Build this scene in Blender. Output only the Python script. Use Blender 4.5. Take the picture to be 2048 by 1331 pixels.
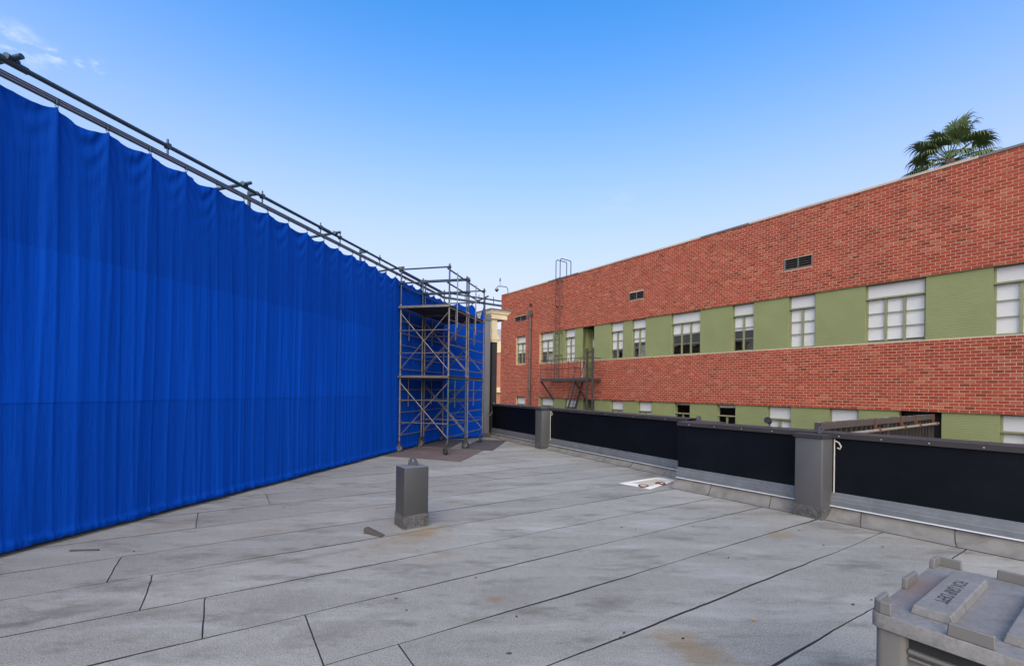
import bpy, bmesh, math, random
import numpy as np
from mathutils import Vector, Matrix, noise as mnoise
R = math.radians
random.seed(7)
rng = np.random.default_rng(7)
S = bpy.context.scene
col = S.collection
for o in list(bpy.data.objects):
    bpy.data.objects.remove(o)

# ------------------------------------------------------------------ camera
F, PX, PY, ROLL, H = 910.0, 1024.0, 777.7, 0.0133, 1.6      # photo calibration (2048 px wide)
cam = bpy.data.objects.new('camera', bpy.data.cameras.new('camera'))
col.objects.link(cam)
cam.location = (0, 0, H)
cam.rotation_euler = (R(90), -ROLL, 0)
cam.data.sensor_width = 36
cam.data.lens = 36 * F / 2048
cam.data.shift_y = (PY - 665.5) / 2048
cam.data.clip_start = 0.05
cam.data.clip_end = 3000
S.camera = cam

# ------------------------------------------------------------------ world, sun, exposure
SUN_EL, SUN_AZ = R(36), R(182)          # azimuth clockwise from +Y: behind the camera
w = bpy.data.worlds.new('World'); S.world = w; w.use_nodes = True
nt = w.node_tree; nt.nodes.clear()
sky = nt.nodes.new('ShaderNodeTexSky'); sky.sky_type = 'NISHITA'; sky.sun_disc = False
sky.sun_elevation = SUN_EL; sky.sun_rotation = SUN_AZ
sky.altitude = 100; sky.air_density = 1.0; sky.dust_density = 2.2; sky.ozone_density = 2.6
hs = nt.nodes.new('ShaderNodeHueSaturation'); hs.inputs['Saturation'].default_value = 1.42
nt.links.new(sky.outputs[0], hs.inputs['Color'])
# thin wisps of cloud
tc = nt.nodes.new('ShaderNodeTexCoord')
mp = nt.nodes.new('ShaderNodeMapping'); mp.inputs['Scale'].default_value = (1, 1, 2.6)
nz = nt.nodes.new('ShaderNodeTexNoise'); nz.inputs['Scale'].default_value = 26; nz.inputs['Detail'].default_value = 9
nz.inputs['Roughness'].default_value = 0.62
nt.links.new(tc.outputs['Generated'], mp.inputs[0]); nt.links.new(mp.outputs[0], nz.inputs['Vector'])
rm = nt.nodes.new('ShaderNodeMapRange'); rm.inputs[1].default_value = 0.47; rm.inputs[2].default_value = 0.72
nt.links.new(nz.outputs[0], rm.inputs[0])
def sky_dir(px, py):
    u = px - PX + ROLL * (py - PY); v = py - PY - ROLL * (px - PX)
    return Vector((u, F, -v)).normalized()
msum = None
for (a, rad, k) in ((sky_dir(32, 94), 0.040, .62), (sky_dir(108, 112), 0.018, .7), (sky_dir(158, 127), 0.010, .5), (sky_dir(196, 131), 0.013, .95), (sky_dir(1240, 395), 0.05, .08), (sky_dir(1215, 408), 0.04, .06)):
    dd = nt.nodes.new('ShaderNodeVectorMath'); dd.operation = 'DISTANCE'
    nrm = nt.nodes.new('ShaderNodeVectorMath'); nrm.operation = 'NORMALIZE'
    nt.links.new(tc.outputs['Generated'], nrm.inputs[0]); nt.links.new(nrm.outputs[0], dd.inputs[0]); dd.inputs[1].default_value = a
    mr = nt.nodes.new('ShaderNodeMapRange'); mr.interpolation_type = 'SMOOTHSTEP'
    mr.inputs[1].default_value = rad; mr.inputs[2].default_value = rad * .15; mr.inputs[3].default_value = 0; mr.inputs[4].default_value = k
    nt.links.new(dd.outputs['Value'], mr.inputs[0])
    if msum is None: msum = mr.outputs[0]
    else:
        ad = nt.nodes.new('ShaderNodeMath'); ad.operation = 'MAXIMUM'
        nt.links.new(msum, ad.inputs[0]); nt.links.new(mr.outputs[0], ad.inputs[1]); msum = ad.outputs[0]
mul = nt.nodes.new('ShaderNodeMath'); mul.operation = 'MULTIPLY'
nt.links.new(msum, mul.inputs[0]); nt.links.new(rm.outputs[0], mul.inputs[1])
# pale haze towards the horizon, the same all round
sxyz = nt.nodes.new('ShaderNodeSeparateXYZ'); nh = nt.nodes.new('ShaderNodeVectorMath'); nh.operation = 'NORMALIZE'
nt.links.new(tc.outputs['Generated'], nh.inputs[0]); nt.links.new(nh.outputs[0], sxyz.inputs[0])
hz = nt.nodes.new('ShaderNodeValToRGB'); e = hz.color_ramp.elements
for i_, (t_, c_) in enumerate(((0.0, .95), (.20, .84), (.36, .52), (.52, .17), (.68, 0.0))):
    if i_ > 1: e.new(t_)
for i_, (t_, c_) in enumerate(((0.0, .95), (.20, .84), (.36, .52), (.52, .17), (.68, 0.0))):
    e[i_].position = t_; e[i_].color = (c_, c_, c_, 1)
hz.color_ramp.interpolation = 'B_SPLINE'
nt.links.new(sxyz.outputs[2], hz.inputs[0])
hzm = nt.nodes.new('ShaderNodeMixRGB'); hzm.inputs[2].default_value = (2.12, 1.97, 2.22, 1)
nt.links.new(hz.outputs[0], hzm.inputs[0]); nt.links.new(hs.outputs[0], hzm.inputs[1])
mixc = nt.nodes.new('ShaderNodeMixRGB'); mixc.inputs[2].default_value = (2.9, 2.95, 3.0, 1)
nt.links.new(mul.outputs[0], mixc.inputs[0]); nt.links.new(hzm.outputs[0], mixc.inputs[1])
bg = nt.nodes.new('ShaderNodeBackground'); bg.inputs['Strength'].default_value = 0.15
out = nt.nodes.new('ShaderNodeOutputWorld')
nt.links.new(mixc.outputs[0], bg.inputs['Color']); nt.links.new(bg.outputs[0], out.inputs[0])
sl = bpy.data.lights.new('sun', 'SUN'); sl.energy = 1.45; sl.angle = R(95); sl.color = (1, .93, .83)
so = bpy.data.objects.new('sun', sl); col.objects.link(so)
sd = Vector((math.sin(SUN_AZ) * math.cos(SUN_EL), math.cos(SUN_AZ) * math.cos(SUN_EL), math.sin(SUN_EL)))
so.rotation_euler = sd.to_track_quat('Z', 'Y').to_euler()
S.view_settings.view_transform = 'Standard'; S.view_settings.look = 'None'
S.view_settings.exposure = 1.35; S.view_settings.gamma = 1
S.view_settings.use_curve_mapping = False
S.render.engine = 'CYCLES'

# ------------------------------------------------------------------ photo pixel -> place helpers
def un(px, py):
    dx, dy = px - PX, py - PY
    return dx + ROLL * dy, dy - ROLL * dx
def G(px, py, z=0.0):                       # point on the horizontal plane z
    u, v = un(px, py); Y = F * (H - z) / v
    return Vector((u * Y / F, Y, z))
TH = R(-35.1)
B = Vector((math.sin(TH), math.cos(TH), 0))          # along the brick facade, away from the camera
NB = Vector((math.cos(TH), -math.sin(TH), 0))        # into the brick facade
WD = 16.7                                            # metres from the camera to the facade plane (by brick size)
def onwall(px, py):
    u, v = un(px, py); d = Vector((u / F, 1, -v / F)); t = WD / NB.dot(d)
    return d * t + Vector((0, 0, H))
WO = onwall(1003, 588); WO.z = 0                     # facade's far corner
ROTW = math.atan2(-B.y, -B.x)                        # local x runs along the facade towards the camera
def wx(px, py=680): return (onwall(px, py) - WO).dot(-B)
def wz(px, py): return onwall(px, py).z

# ------------------------------------------------------------------ mesh helpers
class MB:
    def __init__(s): s.v = []; s.f = []; s.c = []
    def add(s, vs, fs):
        n = len(s.v); s.v += [tuple(p) for p in vs]; s.f += [tuple(n + i for i in f) for f in fs]; return s
    def box(s, x0, x1, y0, y1, z0, z1):
        return s.add([(x0,y0,z0),(x1,y0,z0),(x1,y1,z0),(x0,y1,z0),(x0,y0,z1),(x1,y0,z1),(x1,y1,z1),(x0,y1,z1)],
            [(0,3,2,1),(4,5,6,7),(0,1,5,4),(1,2,6,5),(2,3,7,6),(3,0,4,7)])
    def obox(s, p, q, w, h, up=Vector((0,0,1))):     # bar from p to q, w wide, h high, centred
        p, q = Vector(p), Vector(q); d = (q - p).normalized()
        a = d.cross(up)
        if a.length < 1e-4: a = d.cross(Vector((1,0,0)))
        a.normalize(); b_ = a.cross(d)
        vs = [c + a * sx * w / 2 + b_ * sz * h / 2 for c in (p, q) for sx, sz in ((-1,-1),(1,-1),(1,1),(-1,1))]
        return s.add(vs, [(3,2,1,0),(4,5,6,7),(0,1,5,4),(1,2,6,5),(2,3,7,6),(3,0,4,7)])
    def tube(s, pts, r, n=8, cap=True):
        pts = [Vector(p) for p in pts]; rings = []; a = None
        rr = r if isinstance(r, (list, tuple)) else [r] * len(pts)
        for i, p in enumerate(pts):
            d = (pts[min(i + 1, len(pts) - 1)] - pts[max(i - 1, 0)]).normalized()
            if a is None: a = d.cross(Vector((0,0,1)) if abs(d.z) < .9 else Vector((1,0,0))).normalized()
            else: a = (a - d * a.dot(d)).normalized()
            b_ = d.cross(a)
            rings.append([p + (a * math.cos(2*math.pi*k/n) + b_ * math.sin(2*math.pi*k/n)) * rr[i] for k in range(n)])
        vs = [q for rg in rings for q in rg]; fs = []
        for i in range(len(pts) - 1):
            for k in range(n):
                k2 = (k + 1) % n
                fs.append((i*n+k, i*n+k2, (i+1)*n+k2, (i+1)*n+k))
        if cap: fs += [tuple(range(n-1, -1, -1)), tuple((len(pts)-1)*n + k for k in range(n))]
        return s.add(vs, fs)
    def prism(s, poly, ax, e0, e1):                  # 2-D outline extruded along an axis
        def P(a, b_, e): return {'x': (e, a, b_), 'y': (a, e, b_), 'z': (a, b_, e)}[ax]
        n = len(poly)
        return s.add([P(a, b_, e0) for a, b_ in poly] + [P(a, b_, e1) for a, b_ in poly],
            [tuple(range(n))[::-1], tuple(range(n, 2*n))] + [(i, (i+1) % n, n + (i+1) % n, n + i) for i in range(n)])
    def lathe(s, prof, n, M=Matrix()):
        vs = [M @ Vector((r * math.cos(2*math.pi*k/n), r * math.sin(2*math.pi*k/n), z)) for r, z in prof for k in range(n)]
        fs = [(i*n+k, i*n+(k+1)%n, (i+1)*n+(k+1)%n, (i+1)*n+k) for i in range(len(prof)-1) for k in range(n)]
        fs += [tuple(range(n-1,-1,-1)), tuple((len(prof)-1)*n+k for k in range(n))]
        return s.add(vs, fs)
    def mesh(s, name, bevel=0, smooth=False, recalc=True, seg=1):
        me = bpy.data.meshes.new(name); me.from_pydata(s.v, [], s.f)
        bm = bmesh.new(); bm.from_mesh(me)
        if recalc: bmesh.ops.recalc_face_normals(bm, faces=bm.faces)
        if bevel:
            es = [e for e in bm.edges if len(e.link_faces) == 2 and e.calc_face_angle(0) > R(30)]
            bmesh.ops.bevel(bm, geom=es, offset=bevel, segments=seg, affect='EDGES', profile=.5, clamp_overlap=True)
        bm.to_mesh(me); bm.free()
        if smooth:
            me.polygons.foreach_set('use_smooth', [True] * len(me.polygons))
            if smooth != 'all': me.set_sharp_from_angle(angle=R(40))
        return me
    def build(s, name, mat, parent=None, bevel=0, smooth=False, recalc=True, seg=1):
        return link(name, s.mesh(name, bevel, smooth, recalc, seg), mat, parent)
def link(name, me, mat=None, parent=None):
    if mat is not None and not me.materials: me.materials.append(mat)
    o = bpy.data.objects.new(name, me); col.objects.link(o)
    if parent: o.parent = parent
    return o
def tag(o, label=None, cat=None, group=None, kind=None):
    if label: o['label'] = label
    if cat: o['category'] = cat
    if group: o['group'] = group
    if kind: o['kind'] = kind
    return o
def empty(name, loc=(0,0,0), rz=0, label=None, cat=None, group=None):
    o = bpy.data.objects.new(name, None); col.objects.link(o)
    o.location = loc; o.rotation_euler = (0, 0, rz); o.empty_display_size = .2
    return tag(o, label, cat, group)
def T(x, y, z): return Matrix.Translation((x, y, z))
def fn(x, y=0.0, z=0.0): return mnoise.noise(Vector((x, y, z)))

# ------------------------------------------------------------------ materials
def nodes_of(name):
    m = bpy.data.materials.new(name); m.use_nodes = True
    n = m.node_tree.nodes; l = m.node_tree.links; n.clear()
    o = n.new('ShaderNodeOutputMaterial'); p = n.new('ShaderNodeBsdfPrincipled'); l.new(p.outputs[0], o.inputs[0])
    return m, n, l, p
def rampn(n, l, fac, stops):
    r = n.new('ShaderNodeValToRGB'); e = r.color_ramp.elements
    while len(e) < len(stops): e.new(.5)
    for i, (t, c) in enumerate(stops): e[i].position = t; e[i].color = (*c, 1)
    l.new(fac, r.inputs[0]); return r.outputs[0]
def noisen(n, l, vec, scale, detail=4, rough=.55, stretch=None, rot=None):
    t = n.new('ShaderNodeTexNoise'); t.inputs['Scale'].default_value = scale; t.inputs['Detail'].default_value = detail
    t.inputs['Roughness'].default_value = rough
    if stretch or rot:
        m = n.new('ShaderNodeMapping')
        if rot: m.inputs['Rotation'].default_value = rot
        if stretch: m.inputs['Scale'].default_value = stretch
        l.new(vec, m.inputs[0]); vec = m.outputs[0]
    l.new(vec, t.inputs['Vector']); return t.outputs[0]
def mixn(n, l, fac, a, b_, mode='MIX'):
    m = n.new('ShaderNodeMixRGB'); m.blend_type = mode
    for i, x in ((0, fac), (1, a), (2, b_)):
        if isinstance(x, (int, float)): m.inputs[i].default_value = x
        elif isinstance(x, tuple): m.inputs[i].default_value = (*x, 1)
        else: l.new(x, m.inputs[i])
    return m.outputs[0]
def bumpn(n, l, p, h, strength, dist=.01):
    b_ = n.new('ShaderNodeBump'); b_.inputs['Strength'].default_value = strength; b_.inputs['Distance'].default_value = dist
    l.new(h, b_.inputs['Height']); l.new(b_.outputs[0], p.inputs['Normal'])
def mat(name, c, rough=.6, var=.12, scale=4, metal=0, spec=.5, bump=0, fine=60, dirt=None, dirtamt=.5, dscale=2.5):
    m, n, l, p = nodes_of(name)
    pos = n.new('ShaderNodeNewGeometry').outputs['Position']
    a = noisen(n, l, pos, scale, 6)
    lo = tuple(max(0, x * (1 - var)) for x in c); hi = tuple(min(1, x * (1 + var)) for x in c)
    cc = rampn(n, l, a, [(.3, lo), (.7, hi)])
    fi = noisen(n, l, pos, fine, 4, .7)
    cc = mixn(n, l, .25 * min(1, var * 4), cc, rampn(n, l, fi, [(.35, lo), (.65, hi)]))
    if dirt:
        d = noisen(n, l, pos, dscale, 8, .68)
        f = rampn(n, l, d, [(.5, (0,0,0)), (.72, (dirtamt,)*3)])
        cc = mixn(n, l, f, cc, dirt)
    l.new(cc, p.inputs['Base Color'])
    rr = n.new('ShaderNodeMapRange'); rr.inputs[3].default_value = max(0, rough - .08); rr.inputs[4].default_value = min(1, rough + .08)
    l.new(fi, rr.inputs[0]); l.new(rr.outputs[0], p.inputs['Roughness'])
    p.inputs['Metallic'].default_value = metal
    p.inputs['Specular IOR Level'].default_value = spec
    if bump: bumpn(n, l, p, fi, bump, .004)
    return m
M = {}
M['bitumen'] = mat('bitumen', (.022,.022,.023), .7, .2)
M['post_paint'] = mat('post_paint', (.038,.038,.038), .5, .06, 3, bump=.06, fine=90, dirt=(.075,.075,.073), dirtamt=.25)
M['parapet_paint'] = mat('parapet_paint', (.068,.068,.068), .5, .06, 3, bump=.06, fine=90, dirt=(.09,.09,.088), dirtamt=.3)
M['post_base'] = mat('post_base', (.068,.068,.065), .9, .35, 14, bump=.5, fine=70, dirt=(.015,.015,.014), dirtamt=.95, dscale=9)
M['steel_paint'] = mat('steel_paint', (.125,.125,.125), .5, .07, 3, dirt=(.09,.09,.088), dirtamt=.3)
M['galv'] = mat('galv', (.155,.165,.17), .42, .14, 7, metal=.35, fine=30, dirt=(.10,.108,.112), dirtamt=.5)
def skirt_mat():
    m, n, l, p = nodes_of('skirt')
    pos = n.new('ShaderNodeNewGeometry').outputs['Position']
    a = noisen(n, l, pos, 16, 8, .75); b2 = noisen(n, l, pos, 60, 5, .8)
    c = rampn(n, l, a, [(.38, (.012,.012,.011)), (.50, (.05,.05,.047)), (.62, (.085,.083,.077))])
    c = mixn(n, l, .35, c, rampn(n, l, b2, [(.38, (.008,.008,.008)), (.62, (.16,.155,.145))]))
    l.new(c, p.inputs['Base Color']); p.inputs['Roughness'].default_value = .9; bumpn(n, l, p, a, .6, .006)
    return m
M['post_base'] = skirt_mat()
M['bright_edge'] = mat('bright_edge', (.55,.56,.57), .35, .06, 6, metal=.2)
M['black_panel'] = mat('black_panel', (.0025,.0035,.0062), .5, .22, 2.2, spec=.12, fine=14, dirt=(.006,.008,.012), dirtamt=.5, dscale=1.6)
M['coping'] = mat('coping', (.030,.027,.027), .45, .12, 3, spec=.35, dirt=(.05,.046,.043), dirtamt=.3)
M['white_coat'] = mat('white_coat', (.58,.55,.48), .7, .06, 5, dirt=(.5,.44,.34), dirtamt=.5)
M['rust'] = mat('rust', (.105,.042,.023), .9, .35, 30, bump=.4)
M['pvc'] = mat('pvc', (.42,.40,.34), .45, .05)
M['screw'] = mat('screw', (.30,.30,.30), .35, .05, metal=.5)
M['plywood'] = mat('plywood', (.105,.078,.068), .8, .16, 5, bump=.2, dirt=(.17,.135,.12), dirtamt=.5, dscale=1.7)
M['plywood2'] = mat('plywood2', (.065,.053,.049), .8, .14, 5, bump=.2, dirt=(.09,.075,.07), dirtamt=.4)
M['timber'] = mat('timber', (.06,.05,.042), .85, .3, 20, bump=.3)
M['pipe'] = mat('pipe', (.024,.048,.072), .36, .12, 3, metal=.35, dirt=(.045,.055,.065), dirtamt=.4)
M['track'] = mat('track', (.055,.065,.085), .4, .1, 3, metal=.4)
M['track_face'] = mat('track_face', (.20,.21,.27), .35, .1, 3, metal=.5)
M['scaf'] = mat('scaf', (.15,.135,.12), .5, .25, 5, metal=.4, dirt=(.085,.05,.034), dirtamt=.6, dscale=6)
M['scaf_green'] = mat('scaf_green', (.035,.07,.06), .5, .25, 5, metal=.2, dirt=(.15,.12,.1), dirtamt=.5, dscale=6)
M['deck_board'] = mat('deck_board', (.028,.027,.027), .7, .25, 5)
M['rubber'] = mat('rubber', (.014,.014,.014), .7, .2)
M['wheel_grey'] = mat('wheel_grey', (.12,.12,.115), .6, .12)
M['iron'] = mat('iron', (.040,.033,.029), .6, .25, 8, dirt=(.085,.05,.035), dirtamt=.5, dscale=5)
M['spout'] = mat('spout', (.085,.062,.052), .55, .15, 5)
M['green_paint'] = mat('green_paint', (.195,.218,.088), .75, .07, 1.2, bump=.15, dirt=(.16,.18,.072), dirtamt=.35, dscale=1.3)
M['frame_green'] = mat('frame_green', (.175,.185,.09), .55, .07, 4, dirt=(.30,.29,.17), dirtamt=.4)
M['reveal_green'] = M['frame_green']
M['blind'] = mat('blind', (.60,.59,.56), .85, .03, 1.5)
M['transom'] = mat('transom', (.46,.46,.44), .5, .05, .8, spec=.6)
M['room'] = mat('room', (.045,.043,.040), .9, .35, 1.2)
M['pale_room'] = mat('pale_room', (.42,.40,.36), .9, .1, 1.2)
M['coping_tan'] = mat('coping_tan', (.42,.34,.25), .8, .12, .9, dirt=(.22,.21,.22), dirtamt=.9, dscale=.35)
M['roof_flat'] = mat('roof_flat', (.25,.25,.25), .9, .1)
M['cream'] = mat('cream', (.60,.50,.31), .8, .06, 2, dirt=(.45,.37,.23), dirtamt=.4)
M['slate'] = mat('slate', (.12,.115,.105), .7, .12, 2)
M['dark_wall'] = mat('dark_wall', (.015,.014,.014), .6, .2, 2)
M['far_brick'] = mat('far_brick', (.36,.15,.085), .85, .12, 2)
M['concrete'] = mat('concrete', (.30,.29,.28), .9, .1, 1)
M['asphalt'] = mat('asphalt', (.055,.055,.055), .9, .15, .6)
M['trunk'] = mat('trunk', (.16,.12,.085), .9, .25, 12, bump=.5)
M['leaf'] = mat('leaf', (.085,.12,.036), .55, .35, 6)
M['leaf_dry'] = mat('leaf_dry', (.17,.125,.06), .8, .3, 6)
M['bin'] = mat('bin', (.125,.120,.108), .55, .07, 2.5, bump=.08, dirt=(.115,.10,.092), dirtamt=.55, dscale=3)
M['tan_pipe'] = mat('tan_pipe', (.20,.175,.145), .6, .15, 5, dirt=(.10,.06,.04), dirtamt=.5)
M['pan_floor'] = mat('pan_floor', (.42,.38,.29), .75, .08, 5, dirt=(.30,.25,.17), dirtamt=.5)
M['gantry'] = mat('gantry', (.048,.038,.033), .7, .2, 6, dirt=(.09,.08,.07), dirtamt=.5)
M['print'] = mat('print', (.02,.02,.022), .7, .25, 40)
M['lens'] = mat('lens', (.02,.02,.022), .15, .1)
M['cam_white'] = mat('cam_white', (.10,.12,.145), .5, .08)
M['debris'] = mat('debris', (.035,.028,.02), .9, .4, 60)
M['debris2'] = mat('debris2', (.35,.22,.05), .8, .3, 60)

def glass_mat():
    m = bpy.data.materials.new('glass'); m.use_nodes = True; n = m.node_tree.nodes; l = m.node_tree.links; n.clear()
    o = n.new('ShaderNodeOutputMaterial'); mx = n.new('ShaderNodeMixShader'); t = n.new('ShaderNodeBsdfTransparent'); g = n.new('ShaderNodeBsdfGlossy')
    g.inputs['Roughness'].default_value = .02; t.inputs[0].default_value = (.985,.99,.988,1)
    fr = n.new('ShaderNodeLayerWeight'); fr.inputs[0].default_value = .5
    pos = n.new('ShaderNodeNewGeometry').outputs['Position']
    h = noisen(n, l, pos, 1.1, 2)
    b_ = n.new('ShaderNodeBump'); b_.inputs['Strength'].default_value = .25; b_.inputs['Distance'].default_value = .02
    l.new(h, b_.inputs['Height']); l.new(b_.outputs[0], g.inputs['Normal'])
    pw = n.new('ShaderNodeMath'); pw.operation = 'POWER'; pw.inputs[1].default_value = 5; l.new(fr.outputs['Facing'], pw.inputs[0])
    mu = n.new('ShaderNodeMath'); mu.operation = 'MULTIPLY_ADD'; mu.inputs[1].default_value = .95; mu.inputs[2].default_value = .045
    l.new(pw.outputs[0], mu.inputs[0])
    l.new(mu.outputs[0], mx.inputs[0]); l.new(t.outputs[0], mx.inputs[1]); l.new(g.outputs[0], mx.inputs[2]); l.new(mx.outputs[0], o.inputs[0])
    return m
M['glass'] = glass_mat()

def roof_mat():
    m, n, l, p = nodes_of('roof_membrane')
    pos = n.new('ShaderNodeNewGeometry').outputs['Position']
    sa = R(90 - 57.3)
    big = noisen(n, l, pos, .9, 6, .6)
    streak = noisen(n, l, pos, 1.0, 7, .62, stretch=(.55, 3.4, 1), rot=(0, 0, -sa))
    fine = noisen(n, l, pos, 105, 4, .85)
    med = noisen(n, l, pos, 14, 6, .7)
    c = rampn(n, l, big, [(.28, (.235,.237,.24)), (.72, (.345,.345,.345))])
    c = mixn(n, l, .6, c, rampn(n, l, streak, [(.25, (.12,.12,.122)), (.5, (.295,.295,.293)), (.75, (.47,.47,.455))]))
    c = mixn(n, l, .38, c, rampn(n, l, med, [(.3, (.13,.13,.13)), (.7, (.45,.45,.45))]))
    c = mixn(n, l, .55, c, rampn(n, l, fine, [(.36, (.02,.02,.02)), (.64, (.60,.60,.60))]))
    oi = n.new('ShaderNodeObjectInfo')
    pr = n.new('ShaderNodeMapRange'); pr.inputs[3].default_value = .9; pr.inputs[4].default_value = 1.1
    l.new(oi.outputs['Random'], pr.inputs[0]); c = mixn(n, l, 1.0, c, pr.outputs[0], 'MULTIPLY')
    # soft dark scuffs
    sc = noisen(n, l, pos, 1.6, 8, .7, stretch=(.8, 2.2, 1), rot=(0, 0, -sa))
    c = mixn(n, l, rampn(n, l, sc, [(.52, (0,0,0)), (.68, (.72,)*3)]), c, (.12,.112,.10))
    # rust and ochre stains, each a patch of its own
    stain = noisen(n, l, pos, 7, 7, .7)
    for (px, py, rx, ry, amt) in ((850,1062,.26,.16,.95), (800,1085,.45,.22,.4), (1375,1290,.13,.30,.8), (1560,1068,.20,.12,.75), (990,1197,.06,.05,.8), (880,1112,.35,.07,.4), (545,1062,.16,.10,.4), (335,1052,.3,.12,.4), (760,1015,.14,.06,.6), (905,1003,.2,.05,.5), (250,1235,.4,.12,.25), (110,1232,.5,.05,-.7), (165,1212,.3,.07,-.6), (640,1150,.5,.05,-.45), (330,1160,.35,.08,-.45), (450,1130,.5,.04,-.5), (640,1110,.4,.04,-.4), (1010,1195,.3,.2,-.35), (1300,950,.3,.12,-.7), (1640,1050,.3,.1,-.4), (700,1250,.5,.12,-.35), (1120,900,.5,.12,-.5), (560,1215,.25,.25,-.3)):
        g = G(px, py)
        sb = n.new('ShaderNodeMapping'); sb.vector_type = 'TEXTURE'
        sb.inputs['Location'].default_value = g; sb.inputs['Rotation'].default_value = (0, 0, sa); sb.inputs['Scale'].default_value = (rx * 1.6, ry * 1.6, 1)
        l.new(pos, sb.inputs[0])
        ln = n.new('ShaderNodeVectorMath'); ln.operation = 'LENGTH'; l.new(sb.outputs[0], ln.inputs[0])
        ad = n.new('ShaderNodeMath'); ad.operation = 'MULTIPLY_ADD'; ad.inputs[1].default_value = 1.5; ad.inputs[2].default_value = -.75
        l.new(stain, ad.inputs[0])
        su = n.new('ShaderNodeMath'); su.operation = 'ADD'; l.new(ln.outputs['Value'], su.inputs[0]); l.new(ad.outputs[0], su.inputs[1])
        mr = n.new('ShaderNodeMapRange'); mr.interpolation_type = 'SMOOTHSTEP'
        mr.inputs[1].default_value = 1.0; mr.inputs[2].default_value = .1; mr.inputs[3].default_value = 0; mr.inputs[4].default_value = abs(amt) * .8
        l.new(su.outputs[0], mr.inputs[0])
        c = mixn(n, l, mr.outputs[0], c, (.25,.175,.095) if amt > 0 and py != 1235 else (.12,.11,.10))
    sp = noisen(n, l, pos, 38, 5, .8)
    c = mixn(n, l, rampn(n, l, sp, [(.60, (0,0,0)), (.68, (.75,)*3)]), c, (.07,.068,.064))
    c = mixn(n, l, 1.0, c, (.79,.75,.645), 'MULTIPLY')
    pch = noisen(n, l, pos, 1.1, 9, .72, stretch=(.5, 2.0, 1), rot=(0, 0, -sa))
    c = mixn(n, l, rampn(n, l, pch, [(.50, (0,0,0)), (.68, (.34,)*3)]), c, (.44,.435,.40))
    l.new(c, p.inputs['Base Color']); p.inputs['Roughness'].default_value = .82; p.inputs['Specular IOR Level'].default_value = .35
    h = mixn(n, l, .5, fine, streak)
    bumpn(n, l, p, h, .6, .014)
    return m
M['roof'] = roof_mat()
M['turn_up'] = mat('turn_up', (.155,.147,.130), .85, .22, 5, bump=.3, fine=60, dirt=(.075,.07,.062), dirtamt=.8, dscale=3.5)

def brick_mat(name):
    m, n, l, p = nodes_of(name)
    at = n.new('ShaderNodeAttribute'); at.attribute_name = 'tone'
    pos = n.new('ShaderNodeNewGeometry').outputs['Position']
    fi = noisen(n, l, pos, 55, 5, .7)
    c = mixn(n, l, .45, at.outputs['Color'], rampn(n, l, fi, [(.3, (.55,.55,.55)), (.7, (1.35,1.35,1.35))]), 'MULTIPLY')
    bigd = noisen(n, l, pos, .5, 5, .6)
    c = mixn(n, l, 1.0, c, rampn(n, l, bigd, [(.3, (.9,.9,.92)), (.7, (1.08,1.06,1.05))]), 'MULTIPLY')
    l.new(c, p.inputs['Base Color']); p.inputs['Roughness'].default_value = .8; p.inputs['Specular IOR Level'].default_value = .3
    bumpn(n, l, p, fi, .35, .004)
    return m
M['brick'] = brick_mat('brick')
M['mortar'] = mat('mortar', (.47,.315,.205), .9, .1, 3, bump=.2)

def fabric_mat(name, k):
    m, n, l, p = nodes_of(name)
    pos = n.new('ShaderNodeNewGeometry').outputs['Position']
    wv = noisen(n, l, pos, 260, 2, .6)
    bg_ = noisen(n, l, pos, .8, 5, .6, stretch=(1, 1, .35))
    base = (.0005 * k, .045 * k, .30 * k)
    c = rampn(n, l, bg_, [(.3, tuple(x * .88 for x in base)), (.7, tuple(x * 1.1 for x in base))])
    c = mixn(n, l, .3, c, rampn(n, l, wv, [(.3, tuple(x * .7 for x in base)), (.7, tuple(x * 1.25 for x in base))]))
    l.new(c, p.inputs['Base Color']); p.inputs['Roughness'].default_value = .8; p.inputs['Specular IOR Level'].default_value = .06
    p.inputs['Sheen Weight'].default_value = .0; p.inputs['Sheen Tint'].default_value = (.1,.35,1,1)
    ca = R(90 - 14.3)
    cr1 = noisen(n, l, pos, 9, 5, .62, stretch=(1, 1, .05), rot=(0, 0, -ca))
    cr2 = noisen(n, l, pos, 26, 4, .6, stretch=(1, 1, .07), rot=(0, 0, -ca))
    cr3 = noisen(n, l, pos, 5, 6, .65, stretch=(1, 1, .6), rot=(0, 0, -ca))
    hsum = mixn(n, l, .4, cr1, cr2); hsum = mixn(n, l, .3, hsum, cr3); hsum = mixn(n, l, .03, hsum, wv)
    bumpn(n, l, p, hsum, .55, .05)
    return m
M['fabric_top'] = fabric_mat('fabric_top', .98)
M['fabric_mid'] = fabric_mat('fabric_mid', 1.13)
M['fabric_low'] = fabric_mat('fabric_low', 1.0)
exec_parts = []
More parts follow.
